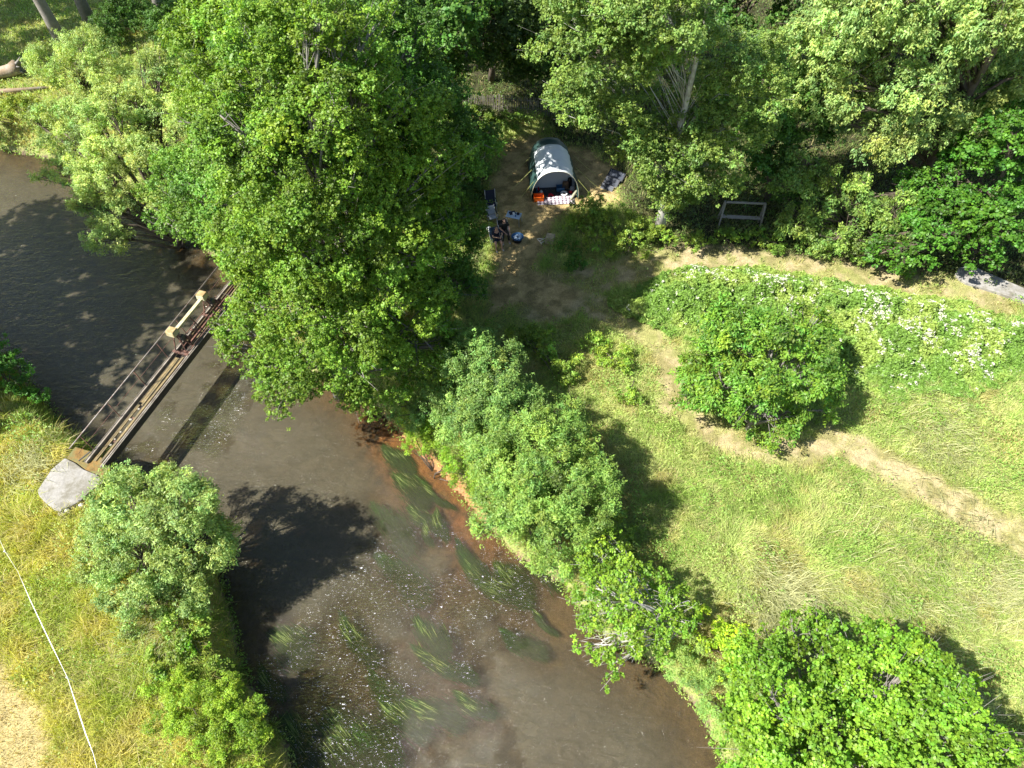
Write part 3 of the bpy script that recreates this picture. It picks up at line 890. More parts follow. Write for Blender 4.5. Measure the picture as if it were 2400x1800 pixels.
# ---- shrubs
SH = dict(leaf=0.095, wl=0.6, pr=0.36, lai=0.7, limbs=False, fill=0.1, stems=.6, trunk=0.05)
shr = [((1470, 600), [(1450, 520, 1.2, 1.0), (1380, 490, 1.0, .9), (1500, 540, .9, .8)], (0.15, 0.21, 0.05), 'sunlit leafy shrub at the corner of the clearing below the solar panels'),
       ((1410, 590), [(1400, 560, .8, .8), (1350, 530, .6, .6), (1450, 580, .6, .6)], (0.17, 0.235, 0.05), 'yellow-green shrub where the upper path leaves the clearing'),
       ((1560, 590), [(1550, 560, .6, .7), (1620, 565, .5, .7), (1500, 585, .4, .5)], (0.15, 0.22, 0.045), 'low bright shrub at the foot of the pale trunk'),
       ((1730, 575), [(1700, 560, .5, .6), (1770, 560, .5, .6), (1820, 570, .5, .6)], (0.12, 0.20, 0.04), 'low green shrub in front of the timber frame'),
       ((1900, 595), [(1890, 570, .6, .7), (1950, 585, .5, .6), (2000, 600, .4, .5)], (0.13, 0.21, 0.055), 'pale low shrub left of the short wooden post'),
       ((2080, 640), [(2070, 620, .4, .5), (2120, 630, .5, .6)], (0.08, 0.15, 0.03), 'low dark shrub under the maple beside the path'),
       ((1350, 640), [(1350, 615, .3, .6), (1335, 580, .4, .5)], (0.07, 0.14, 0.03), 'shaded shrub beside the wooden crate'),
       ((1120, 420), [(1100, 400, 1.2, 1.1), (1080, 330, 1.3, 1.1), (1130, 340, .8, .8), (1060, 450, 1, 1)], (0.06, 0.12, 0.03), 'dark shrub along the left side of the clearing'),
       ((1120, 300), [(1120, 280, .8, .9), (1190, 290, .6, .8), (1060, 290, .8, 1)], (0.09, 0.14, 0.03), 'shrub in front of the picket fence'),
       ((470, 1560), [(465, 1500, .35, .42)], (0.10, 0.22, 0.02), 'small fresh green shrub on the lip of the left bank'),
       ((480, 1720), [(470, 1680, .4, 1.1, .55), (550, 1715, .2, .95, .5), (430, 1640, .25, .9, .4), (520, 1790, .1, 1.0, .4), (590, 1760, -.1, .6, .4)], (0.18, 0.26, 0.035), 'bushy yellow-green shrub at the bottom of the left bank'),
       ((440, 1500), [(430, 1470, .3, .8, .5), (400, 1540, .2, .8, .45), (480, 1570, .1, .7, .4)], (0.15, 0.22, 0.05), 'low ragged green growth on the left bank below the willow bush'),
       ((1440, 1280), [(1430, 1250, .6, .9, .6), (1400, 1310, .3, .8, .5), (1480, 1290, .5, .6, .4)], (0.13, 0.19, 0.045), 'tangled low scrub between the lower mid willow and the sparse alder'),
       ((1330, 900), [(1330, 860, .5, .8, .5), (1270, 800, .6, .9, .5), (1220, 780, .4, .6, .5)], (0.15, 0.22, 0.05), 'bright leafy clump in the meadow behind the upper mid willow'),
       ((1480, 880), [(1440, 850, .4, .8, .45), (1395, 810, .4, .7, .4), (1470, 930, .3, .6, .4)], (0.15, 0.225, 0.045), 'bright leafy clump on the inner side of the curving path'),
       ((1650, 1600), [(1640, 1560, .0, .8, .6), (1690, 1640, -.1, .8, .6), (1600, 1570, -.6, .6, .4), (1720, 1700, -.2, .7, .5)], (0.17, 0.26, 0.09), 'pale green reedy shrub between the sparse alder and the corner alder'),
       ((1650, 1500), [(1640, 1470, .5, .7, .5), (1700, 1540, .6, .7, .5), (1720, 1500, .4, .5, .4)], (0.21, 0.30, 0.03), 'lime green shrub above the reedy bank'),
       ((330, 60), [(300, 40, 1.2, 1.8), (400, 60, 1.2, 1.8), (250, 90, .8, 1.2)], (0.06, 0.12, 0.03), 'dark shrub in the shade between the trunks at the top left'),
       ((430, 160), [(430, 130, 1.2, 1.5), (400, 200, .8, 1.2)], (0.07, 0.14, 0.03), 'dark shrub left of the feathery tree'),
       ((40, 270), [(30, 260, .3, 1.2, .6), (110, 300, -.2, .8, .5), (-60, 280, .3, 1, .6)], (0.17, 0.21, 0.04), 'yellow-green weedy shrub on the far bank at the left edge'),
       ((20, 910), [(20, 880, .5, 1.0), (-50, 850, .7, 1.2), (80, 930, -.2, .6)], (0.06, 0.15, 0.025), 'dark green shrub at the left edge beside the upper river'),
       ((1010, 1060), [(1000, 1020, -.7, .9, .5), (1080, 1080, -.6, .9, .5), (960, 980, -.9, .6, .4), (1130, 1150, -.7, .6, .4)], (0.16, 0.25, 0.03), 'bright yellow-green sedge bush on the bank below the two willows')]
for b_, lb, c_, lab in shr:
    SH['leaf'] = .065 if 'bottom of the left' in lab or 'reedy shrub' in lab or 'sedge' in lab else .095
    SH['spiky'] = .35 if SH['leaf'] < .09 else 0
    SH['wl'] = .35 if SH['leaf'] < .09 else .6
    tree('shrub', lab, 'shrub', G2(*b_), [LO(u, v, h, r, *rest) for (u, v, h, r, *rest) in lb], col=c_, **SH)
# ------------------------------------------------------------------ grass, ground cover, weeds (nobody could count these)
def in_view(x, y, z=0.0, mg=160):
    u, v, f = proj(np.stack([x, y, np.zeros_like(x) + z], -1))
    return (u > -mg) & (u < 2400 + mg) & (v > -mg) & (v < 1800 + mg)


def scatter(n, x0=-46, x1=46, y0=1.5, y1=64, near_bias=True):
    x, y = rng.uniform(x0, x1, n), rng.uniform(y0, y1, n)
    k = in_view(x, y)
    x, y = x[k], y[k]
    if near_bias:
        d = np.sqrt(x * x + y * y + CAM_H ** 2)
        k = rng.random(len(x)) < np.clip((30.0 / d) ** 2, 0.12, 1)
        x, y = x[k], y[k]
    return x, y


def blades(name, x, y, h, lean, w, col, mat, label, cat='grass', wide=0.25):
    z = H(x, y)
    n = len(x)
    th = rng.uniform(0, 2 * math.pi, n)
    side = np.stack([np.cos(th), np.sin(th), np.zeros(n)], -1) * (w / 2)[:, None]
    B = np.stack([x, y, z - 0.02], -1)
    ln = np.stack([lean[0], lean[1], np.zeros(n)], -1)
    Mi = B + ln * (h * .35)[:, None] + np.array([0, 0, 1.0]) * (h * .6)[:, None]
    Ti = B + ln * h[:, None] + np.array([0, 0, 1.0]) * (h * (1 - 0.35 * np.minimum(np.hypot(*lean), 1.3)))[:, None]
    V = np.stack([B - side, B + side, Mi + side * .75, Mi - side * .75, Ti], 1).reshape(-1, 3)
    o = np.arange(n)[:, None] * 5
    loops = np.concatenate([o + [0, 1, 2, 3], o + [3, 2, 4]], 1).ravel()
    cnt = np.tile([4, 3], n)
    ob = mesh_np(name, V, loops, cnt, mat, None, np.repeat(col, 2, 0))
    return tag(ob, label, cat, kind='stuff')


NG = 4300000
x, y = scatter(NG)
m = masks(x, y)
ok = ~m['ins']
dmin = np.minimum(m['dr'], m['dl'])
dens = np.ones(len(x))
dens *= 1 - 0.80 * m['path']
dens *= 1 - 0.80 * m['clear']
dens *= 1 - 0.55 * m['field']
dens *= 1 - 0.65 * m['forest']
dens *= 1 - 0.75 * m['flower']
dens *= 1 - 0.9 * sstep(0.3, 0.1, m['dr'])
dens *= 0.45 + 0.55 * sstep(0.36, 0.5, fbm(x, y, 1.3, 3, 51))
ABUT = [G2(152, 1073), G2(90, 1152), G2(130, 1198), G2(190, 1175), G2(246, 1128), G2(256, 1088), G2(214, 1055), G2(170, 1040)]
dens *= 1 - (sdpoly(x, y, ABUT) > -0.1)
dens *= 1 - (sdpoly(x, y, SLAB) > -0.1)
k = ok & (rng.random(len(x)) < dens * .95)
x, y = x[k], y[k]
m = {a: b[k] for a, b in m.items()}
n = len(x)
print('blades', n)
dist = np.sqrt(x * x + y * y + CAM_H ** 2)
n1, n2, n3, n4 = fbm(x, y, 0.45, 4, 61), fbm(x, y, 1.7, 3, 62), fbm(x, y, 0.9, 3, 63), fbm(x, y, 0.3, 3, 64)
left = m['left'].astype(float)
col = np.tile(np.array([0.24, 0.345, 0.075]), (n, 1))
col = mixn(col, (0.37, 0.44, 0.145), sstep(0.42, 0.6, n1) * .85)
col = mixn(col, (0.45, 0.45, 0.19), sstep(0.5, 0.66, n2) * .65)
col = mixn(col, (0.36, 0.28, 0.11), sstep(0.56, 0.7, n3) * .5)
nearr = sstep(7.5, 1.0, m['dr'])
col = mixn(col, (0.33, 0.28, 0.10), nearr * sstep(.45, .6, n3) * .7)
lc = mixn(np.tile(np.array([0.33, 0.36, 0.055]), (n, 1)), (0.47, 0.41, 0.12), sstep(0.42, 0.6, n2) * .8)
lc = mixn(lc, (0.21, 0.31, 0.04), sstep(0.5, 0.62, n1) * .6)
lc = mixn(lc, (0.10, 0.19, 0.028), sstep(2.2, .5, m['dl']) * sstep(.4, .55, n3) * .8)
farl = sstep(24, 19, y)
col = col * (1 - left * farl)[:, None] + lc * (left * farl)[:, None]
col = mixn(col, (0.40, 0.31, 0.16), np.maximum(m['field'], m['path'] * .8) * .85)
col = mixn(col, (0.26, 0.20, 0.08), m['clear'] * .7)
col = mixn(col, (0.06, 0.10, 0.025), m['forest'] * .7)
straw = rng.random(n) < 0.10
col[straw] = np.array([0.45, 0.38, 0.20]) * .9
col *= (1.2 + rng.normal(size=n) * 0.2 + .7 * (fbm(x, y, 3.2, 2, 93) - .5)).clip(.4, 1.7)[:, None]
h = (0.20 + 0.22 * fbm(x, y, .6, 3, 65) + 0.12 * left) * rng.uniform(0.6, 1.3, n) * (.6 + .8 * fbm(x, y, 2.6, 2, 94))
h *= 1 - 0.75 * np.maximum.reduce([m['path'], m['clear'], m['field'] * .9])
ang = fbm(x, y, 0.28, 2, 66) * 4 * math.pi + fbm(x, y, 1.1, 2, 67) * 2.5
mag = 0.15 + 0.4 * sstep(.45, .68, n4) + 0.2 * rng.random(n)
lx, ly = np.cos(ang) * mag + rng.normal(size=n) * .62, np.sin(ang) * mag + rng.normal(size=n) * .62
w = 0.005 + 0.00048 * dist * rng.uniform(0.6, 1.4, n)
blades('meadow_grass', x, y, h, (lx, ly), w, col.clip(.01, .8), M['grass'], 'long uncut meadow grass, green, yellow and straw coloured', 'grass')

# pale lodged grass in the meadow above the corner alder
px_, py_ = [], []
for (u, v, r, nn) in [(1870, 1440, 1.3, 1300), (1790, 1390, 1.5, 700), (2330, 1370, 1.4, 350), (2200, 1030, 2.0, 700), (2100, 1450, 3.0, 900), (2250, 1300, 3.0, 900), (70, 1080, 1.3, 700), (380, 1470, 1.3, 350), (1100, 180, .1, 10)]:
    c_ = G2(u, v)
    px_.append(rng.normal(c_[0], r * .5, nn))
    py_.append(rng.normal(c_[1], r * .6, nn))
x, y = np.concatenate(px_), np.concatenate(py_)
n = len(x)
a_ = -1.2 + 5 * (fbm(x, y, .5, 2, 91) - .5) + rng.normal(size=n) * .55
col = np.tile(np.array([0.42, 0.43, 0.22]), (n, 1)) * rng.uniform(.6, 1.25, (n, 1))
blades('lodged_grass', x, y, rng.uniform(.45, .8, n), (np.cos(a_) * 1.1, np.sin(a_) * 1.1), rng.uniform(.018, .034, n), col, M['grass'],
       'pale long grass blown flat in swathes on the meadow', 'grass')


def cover(name, x, y, zoff, size, wl, col, label, cat='ground cover', mat='leaf', up=.8):
    n = len(x)
    z = H(x, y) + zoff
    P = np.stack([x, y, z], -1)
    Nr = norm(rng.normal(size=(n, 3)) * .55 + np.array([-.1, -.05, up]))
    ob = leaf_mesh(name, P, Nr, size, size * wl, col.clip(.008, .9), M[mat])
    return tag(ob, label, cat, kind='stuff')


# forest floor undergrowth
x, y = scatter(700000)
m = masks(x, y)
f = fbm(x, y, .8, 4, 71)
k = (~m['ins']) & (rng.random(len(x)) < m['forest'] * (1 - m['path']) * (1 - .9 * m['clear']) * sstep(.36, .5, f)) & (sdpoly(x, y, SLAB) < -0.1)
x, y, f = x[k], y[k], f[k]
n = len(x)
hh = 0.85 * sstep(.38, .68, f) * rng.random(n) ** .5
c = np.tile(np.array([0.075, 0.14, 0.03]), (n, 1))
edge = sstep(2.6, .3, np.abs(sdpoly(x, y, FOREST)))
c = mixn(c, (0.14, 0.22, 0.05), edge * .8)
c = mixn(c, (0.15, 0.12, 0.05), sstep(.5, .62, fbm(x, y, 2, 3, 72)) * .5)
c *= (1 + rng.normal(size=n) * .25).clip(.4, 2)[:, None]
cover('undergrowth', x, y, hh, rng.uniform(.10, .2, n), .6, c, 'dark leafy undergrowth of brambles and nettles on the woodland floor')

# herbs in the meadow and on the banks
x, y = scatter(1300000)
m = masks(x, y)
f = fbm(x, y, 1.0, 4, 73)
want = (.25 + .75 * sstep(.45, .62, f)) * (1 - m['path']) * (1 - m['clear']) * (1 - m['field']) * (1 - m['flower']) * (1 - m['forest'])
want *= np.where(m['left'] & (y < 22), .35, 1)
away = sstep(1.8, 3.4, np.hypot(x - ORX, y - ORY))
nearb = np.minimum(m['dr'], m['dl'])
bank = np.where(m['ins'], sstep(.38, .2, nearb) * away, sstep(2.4, 1.2, nearb) * (.35 + .65 * sstep(.32, .46, f)) * np.maximum(away, sstep(.3, .6, nearb)))
want = np.maximum(want, bank)
scrub = np.where(m['left'], sstep(2.6, .8, m['dl']) * sstep(22, 18, y), sstep(6.5, 2.5, m['dr']) * (y < 27)) * (~m['ins'])
want = np.maximum(want, scrub * sstep(.36, .5, f))
want = want * (1 - .9 * m['path'])
want *= (sdpoly(x, y, ABUT) < -0.1)
k = ((~m['ins']) | (bank > 0)) & (rng.random(len(x)) < want)
wetk = m['ins'][k]
scr = scrub[k]
x, y, f = x[k], y[k], f[k]
n = len(x)
c = np.tile(np.array([0.19, 0.33, 0.06]), (n, 1))
c = mixn(c, (0.31, 0.43, 0.10), sstep(.42, .6, fbm(x, y, .6, 3, 74)))
c *= (1 + rng.normal(size=n) * .22).clip(.4, 2)[:, None]
zo = (.12 + .5 * sstep(.48, .72, f) + .35 * scr * sstep(.42, .6, f)) * rng.random(n) ** .6
zo = np.where(wetk, WATER - H(x, y) + .06 + .15 * rng.random(n), zo)
cover('meadow_herbs', x, y, zo, rng.uniform(.06, .13, n) * np.clip(np.sqrt(x * x + y * y + 676) / 32, .8, 1.8), .45, c, 'leafy green herbs growing through the meadow grass')

# the dense leafy patch with white flowers
x, y = scatter(1500000, x0=4, x1=36, y0=15, y1=31, near_bias=False)
k = inpoly(x, y, FLOWER) | (sdpoly(x, y, FLOWER) > -0.6)
x, y = x[k], y[k]
sd_ = sdpoly(x, y, FLOWER)
f = fbm(x, y, 1.3, 4, 75)
g2 = fbm(x, y, 3.5, 3, 76)
hum = (0.25 + .75 * sstep(-.1, 1.4, sd_)) * (.45 + .55 * sstep(.3, .7, f)) * 1.1 + .55 * (g2 - .5)
k = (sd_ > -0.5 + .9 * (fbm(x, y, 1.5, 2, 77) - .5)) & (rng.random(len(x)) < .42 + .5 * sstep(.4, .55, g2))
x, y, hum, f, sd_, g2 = x[k], y[k], hum[k], f[k], sd_[k], g2[k]
n = len(x)
c = np.tile(np.array([0.165, 0.29, 0.05]), (n, 1))
c = mixn(c, (0.28, 0.38, 0.08), sstep(.42, .62, fbm(x, y, .7, 3, 78)))
c *= (1 + rng.normal(size=n) * .22).clip(.4, 2)[:, None]
cover('nettle_patch', x, y, hum * (1 - .45 * rng.random(n) ** 1.5), rng.uniform(.09, .18, n), .6, c, 'waist-high dense leafy patch on the right of the meadow')
# white flower heads
nf = 2600
x, y = rng.uniform(4, 36, nf * 8), rng.uniform(15, 31, nf * 8)
sd_ = sdpoly(x, y, FLOWER)
u, v, _ = proj(np.stack([x, y, np.full_like(x, .8)], -1))
hot = [(G2(2240, 850), 2.0), (G2(2150, 790), 2.4), (G2(2180, 740), 2.0), (G2(1830, 680), 2.2), (G2(2050, 740), 2.0), (G2(1640, 650), 1.6), (G2(2340, 770), 1.8), (G2(1950, 670), 1.6), (G2(2100, 860), 1.4)]
pd = np.zeros(len(x)) + .03
for (c_, r_) in hot:
    pd = np.maximum(pd, np.exp(-((x - c_[0]) ** 2 + (y - c_[1]) ** 2) / (r_ * r_) * 1.6))
pd *= sstep(.4, .62, fbm(x, y, 1.6, 3, 79)) + .08
k = (sd_ > -.2) & (rng.random(len(x)) < pd * .9)
x, y, sd_ = x[k], y[k], sd_[k]
f = fbm(x, y, 1.3, 4, 75)
g2 = fbm(x, y, 3.5, 3, 76)
hum = (0.25 + .75 * sstep(-.1, 1.4, sd_)) * (.45 + .55 * sstep(.3, .7, f)) * 1.1 + .55 * (g2 - .5)
n = len(x)
print('flowers', n)
k = 7
X5 = np.repeat(x, k) + rng.normal(size=n * k) * .05
Y5 = np.repeat(y, k) + rng.normal(size=n * k) * .05
Z5 = np.repeat(hum + .05, k) + rng.normal(size=n * k) * .02
c = np.tile(np.array([0.62, 0.63, 0.52]), (n * k, 1)) * rng.uniform(.75, 1.15, (n * k, 1))
cover('white_flowers', X5, Y5, Z5, rng.uniform(.05, .10, n * k), .9, c, 'flat white flower heads scattered over the leafy patch', 'flowers', up=1.6)

# trailing water weed
VV, LL, CC_, WW = [], [], [], []
P, Nr, L, Wd, T, C_ = [], [], [], [], [], []
for (a, b, wd) in ws:
    A, B = np.array(G(*a, WATER)), np.array(G(*b, WATER))
    dvec = B - A
    Ln = np.linalg.norm(dvec)
    dvec /= Ln
    pr_ = np.array([-dvec[1], dvec[0], 0])
    nn = int(1700 * (wd + .1) * (Ln + .5))
    t = rng.random(nn) ** .8
    s = rng.normal(size=nn) * wd * .45 * (0.3 + 1.0 * np.sin(t * 2.6)) + .12 * np.sin(t * 6 + wd * 9)
    p_ = A + dvec * (t * Ln)[:, None] + pr_ * s[:, None]
    surf = rng.random(nn) < .02 * (t < .5) * (rng.random() < .8)
    p_[:, 2] = np.where(surf, WATER + .012, WATER - rng.uniform(.03, .25, nn) * (0.3 + t))
    P.append(p_)
    Nr.append(norm(np.array([0, 0, 1.]) + rng.normal(size=(nn, 3)) * .12))
    L.append(rng.uniform(.35, .9, nn))
    Wd.append(rng.uniform(.009, .02, nn))
    T.append(np.tile(dvec, (nn, 1)) + pr_ * rng.normal(size=(nn, 1)) * .08)
    c = np.tile(np.array([0.040, 0.095, 0.014]), (nn, 1)) * rng.uniform(.5, 1.4, (nn, 1))
    c[surf] = np.array([0.15, 0.20, 0.05])
    C_.append(c)
P, Nr, L, Wd, T, C_ = [np.concatenate(a) for a in (P, Nr, L, Wd, T, C_)]
tt = norm(T - Nr * (T * Nr).sum(1)[:, None])
bb = np.cross(Nr, tt)
V = np.stack([P - tt * L[:, None] / 2, P + bb * Wd[:, None] / 2, P + tt * L[:, None] / 2, P - bb * Wd[:, None] / 2], 1).reshape(-1, 3)
tag(mesh_np('water_weed', V, np.arange(4 * len(P)), np.full(len(P), 4), M['weed'], None, C_.clip(.01, .8)), 'long green water weed trailing downstream in the river', 'water weed', kind='stuff')
# ------------------------------------------------------------------ footbridge with sluice hoist
def gz(x, y):
    return float(H(np.array([x]), np.array([y]))[0])


BZ = 0.38
L0, L1, R0, R1 = [np.array(G2(*p, BZ)) for p in [(216, 1060), (384, 851), (250, 1087), (427, 853)]]
D2 = (L1 - L0) / np.linalg.norm(L1 - L0)
S2 = np.array([D2[1], -D2[0]])
BW = float(np.dot(R0 - L0, S2) * .5 + np.dot(R1 - L1, S2) * .5)
O2 = L0 - D2 * 0.2


def Bp(t, s, z):
    p = O2 + D2 * t + S2 * s
    return Vector((p[0], p[1], z + BZ))


BRZ = math.atan2(-D2[0], D2[1])
BL = 12.2
br = thing('footbridge', 'narrow old timber and iron footbridge crossing the river from the concrete slab', 'bridge', Bp(0, 0, 0), 0)
bo = Vector(br.location)


def rel(v):
    return Vector(v) - bo


for s, hgt, wd in ((0.05, .20, .13), (BW - .05, .34, .16)):
    mb = MB()
    mb.bar(rel(Bp(-.3, s, -hgt / 2)), rel(Bp(BL, s, -hgt / 2)), wd, hgt)
    mb.bar(rel(Bp(-.3, s - .055, .012)), rel(Bp(BL, s - .055, .012)), .025, .03)
    mb.bar(rel(Bp(-.3, s + .055, .012)), rel(Bp(BL, s + .055, .012)), .025, .03)
    mb.build('side_beam', M['old_beam' if s < .1 else 'beam_dark'], br, bevel=.008)
    if s > .1:
        mb = MB()
        mb.bar(rel(Bp(-.3, s - .03, .03)), rel(Bp(BL, s - .03, .03)), .05, .035)
        mb.bar(rel(Bp(-.3, s + .05, .025)), rel(Bp(BL, s + .05, .025)), .04, .03)
        mb.build('coping', M['old_beam'], br)
for k, (s, wd, a, b) in enumerate([(.33, .13, -.1, 3.0), (.34, .14, 3.15, 5.9), (.50, .12, 3.0, 5.9), (.66, .10, -.1, 6.0)]):
    mb = MB()
    mb.bar(rel(Bp(a, s * BW / .95, -.09 + .01 * k)), rel(Bp(b, s * BW / .95, -.085 + .012 * k)), wd, .05)
    mb.build('plank', M['plank'], br, bevel=.006)
for k, (s, a, b) in enumerate([(.25, 6.9, BL), (.42, 7.0, BL), (.58, 6.8, BL), (.74, 6.9, BL)]):
    mb = MB()
    mb.bar(rel(Bp(a, s * BW / .95, -.06)), rel(Bp(b, s * BW / .95, -.06)), .065, .06)
    mb.build('plank', M['rust' if k % 2 else 'plank'], br, bevel=.004)
for t in (1.0, 2.3, 3.6, 4.3, 6.4, 8.3, 10.4, 11.8):
    mb = MB()
    mb.bar(rel(Bp(t, .08, -.16)), rel(Bp(t + .03, BW - .08, -.16)), .09, .07)
    mb.build('cross_bar', M['rust'], br)
for t, r in ((.8, .07), (1.5, .06), (2.2, .08), (2.8, .06), (3.3, .05), (1.1, .05)):
    mb = MB()
    mb.lathe([(r * .6, 0), (r, .03), (r * .8, .07), (r * .3, .09)], rel(Bp(t, .50 * BW, -.125)), 7, 1.3, .8)
    mb.build('loose_stone', M['stone'], br, smooth=True)
mb = MB()
mb.bar(rel(Bp(2.9, BW * .5, -.3)), rel(Bp(BL, BW * .5, -.3)), BW * .85, .05)
mb.bar(rel(Bp(-.2, BW * .8, -.3)), rel(Bp(2.9, BW * .8, -.3)), BW * .3, .05)
mb.build('shade_plate', M['beam_dark'], br)  # plate added under the deck to make the bridge shadow solid
# guard rail on the upstream side, leaning outwards
ra, rb_ = Vector(G(162, 1052, 1.02 + BZ)), Vector(G(545, 582, 1.02 + BZ))
mb = MB()
mb.tube([rel(ra), rel(ra.lerp(rb_, .5)) + Vector((.01, 0, -.015)), rel(rb_)], .026, 8)
mb.build('handrail', M['steel_grey'], br, smooth=True)
mb = MB()
lo_a, lo_b = ra.lerp(Bp(-.1, 0, 0), .5), rb_.lerp(Bp(13.2, 0, 0), .5)
mb.tube([rel(lo_a), rel(lo_b)], .011, 6)
mb.build('lower_rail', M['rust'], br)
for k, t in enumerate((.35, 2.15, 4.0, 5.75, 7.3, 9.2, 11.3)):
    ft = Bp(t, -.03, -.02)
    # nearest spot along the rail
    ab = rb_ - ra
    q_ = ra + ab * max(0, min(1, (ft + Vector((0, 0, 1)) - ra).dot(ab) / ab.length_squared))
    mb = MB()
    mb.tube([rel(q_), rel(q_.lerp(ft, .75)), rel(ft) + Vector((0, 0, .02)), rel(Bp(t, .12, -.02))], .02 if k != 2 else .026, 6)
    mb.build('rail_post', M['rust'], br, smooth=True)
mb = MB()
mb.bar(rel(Bp(0.2, -.08, .02)), rel(Bp(-.35, -.25, .02)), .05, .03)
mb.build('foot_bracket', M['dark_iron'], br)

# concrete abutment
ab_ = thing('bridge_abutment', 'pale concrete slab capped with orange moss at the near end of the footbridge', 'abutment', (*G2(170, 1125), 0))
ao = Vector(ab_.location)


def rp(pts):
    return [(G2(*p, .32)[0] - ao.x, G2(*p, .32)[1] - ao.y) for p in pts]


slab = rp([(152, 1073), (120, 1100), (87, 1150), (92, 1163), (108, 1180), (129, 1196), (141, 1199), (152, 1190), (170, 1184), (190, 1172), (214, 1148), (245, 1128), (226, 1112), (196, 1100), (176, 1085)])
mb = MB().prism(slab, -1.9, .32)
mb.build('slab', M['concrete'], ab_, bevel=.03)
mb = MB().prism(rp([(163, 1060), (155, 1072), (178, 1083), (198, 1099), (228, 1111), (246, 1125), (257, 1100), (254, 1086), (236, 1070), (212, 1056), (190, 1050), (175, 1045)]), -1.9, .27)
mb.build('mossy_footing', M['moss'], ab_, bevel=.03)
for k, (u, v, r) in enumerate([(238, 1116, .13), (246, 1107, .10), (229, 1119, .09), (250, 1098, .12), (190, 1178, .12), (176, 1190, .13), (160, 1200, .12), (205, 1163, .1), (150, 1206, .14), (195, 1188, .1)]):
    mb = MB()
    x_, y_ = G2(u, v)
    mb.lathe([(r * .8, -.25), (r * 1.1, -.02), (r * .9, .08), (r * .35, .13)], (x_ - ao.x, y_ - ao.y, .12), 7, 1.2, .9)
    mb.build('rubble_block', M['stone' if k % 3 else 'white_stone'], ab_)

ho = thing('sluice_hoist', 'rusty sluice hoist with two cream gear housings, standing on the footbridge', 'sluice hoist', Bp(6.0, .2, 0), 0)
hp = Vector(ho.location)


def rh(t, s, z):
    return Bp(t, s, z) - hp


tA, tB = 6.55, 9.05
for t in (tA, tB):
    c_ = rh(t, .12, 1.0)
    mb = MB()
    mb.box(c_, (.46, .42, .28), BRZ, taper=.92)
    h_ = mb.build('gear_housing', M['cream'], ho, bevel=.03)
    mb = MB()
    mb.box(c_ + Vector((0, 0, .16)), (.43, .38, .05), BRZ, taper=.9)
    mb.build('lid', M['lichen_top'], h_, bevel=.015)
    for ds, dt in ((-.02, -.35), (-.02, .22), (.75, -.3), (.75, .2)):
        mb = MB()
        mb.bar(rh(t, .12 + ds * .25, .9), rh(t + dt, .10 + ds * .8, -.02), .045, .045)
        mb.build('leg', M['rust'], ho)
    mb = MB()
    mb.box(rh(t - .4, .42, .02), (.86, .11, .1), BRZ)
    mb.build('foot_channel', M['rust'], ho, bevel=.01)
    mb = MB()
    mb.box(rh(t + .15, .40, .55), (.2, .22, .3), BRZ)
    mb.build('gearbox', M['dark_iron'], ho, bevel=.03)
    for j in range(2):
        Rw = Matrix.Rotation(BRZ, 3, 'Z') @ Matrix.Rotation(math.radians(90), 3, 'X')
        mb = MB()
        mb.tube([rh(t + .28 + .14 * j, .50 + .1 * j, .42), rh(t + .34 + .14 * j, .50 + .1 * j, .42)], .14 - .03 * j, 14)
        mb.build('gear_wheel', M['rust'], ho, bevel=.01)
    mb = MB()
    mb.tube([rh(t + .1, .33, .62), rh(t + .1, .33, .9)], .07, 10)
    mb.build('screw_cap', M['steel_grey'], ho)
mb = MB()
mb.bar(rh(tA + .15, .15, .93), rh(tB - .12, .15, .93), .17, .13)
mb.build('cross_beam', M['cream'], ho, bevel=.01)
for s, z in ((.32, .45), (.5, .25), (.68, .18), (.82, .12)):
    mb = MB()
    mb.tube([rh(tA - .1, s, z), rh(tB + .6, s, z)], .026, 7)
    mb.build('drive_shaft', M['rust'], ho)
for t in (7.75,):
    mb = MB()
    mb.bar(rh(t, .15, .88), rh(t - .1, .85, -.02), .05, .05)
    mb.bar(rh(t + .1, .2, .5), rh(t - .35, .6, .2), .04, .04)
    mb.build('brace', M['rust'], ho)
mb = MB()
mb.tube([rh(7.4, .25, .3), rh(7.55, .6, .3)], .06, 8)
mb.build('coupling', M['rust'], ho)

for (u, v, r, lab) in [(547, 812, .17, 'brown stone poking out of the river right of the footbridge'),
                       (1708, 1693, .13, 'small white stone at the water edge beside the corner alder'),
                       (560, 1640, .22, 'reddish stone in the shallows beside the left bank')]:
    x_, y_, z_ = G(u, v, WATER)
    mb = MB()
    mb.lathe([(r * .8, -.3), (r * 1.05, -.02), (r * .8, .09), (r * .3, .13)], (0, 0, 0), 8, 1.3, .85)
    s_ = mb.build('river_stone', M['white_stone' if 'white' in lab else 'stone'], smooth=True)
    s_.location = (x_, y_, z_ + .02)
    tag(s_, lab, 'stone', 'stones in the river')

# ------------------------------------------------------------------ concrete track and post on the right
sl = [(G2(*p)[0], G2(*p)[1]) for p in [(2236, 645), (2244, 632), (2262, 628), (2290, 634), (2340, 656), (2420, 690), (2560, 745), (2560, 800), (2400, 713), (2330, 688), (2262, 668), (2240, 655)]]
mb = MB().prism(sl, -.3, .16)
t_ = mb.build('concrete_track', M['concrete'], bevel=.02)
tag(t_, 'end of a grey concrete track coming in at the right edge under the maple', 'track', kind='structure')
x_, y_ = G2(2018, 612)
mb = MB()
mb.tube([(0, 0, -.3), (0.01, 0, .4), (0, .02, .85)], [.07, .065, .06], 9)
t_ = mb.build('fence_post', M['bark'])
t_.location = (x_, y_, gz(x_, y_))
tag(t_, 'short dark wooden post at the edge of the upper path', 'post')

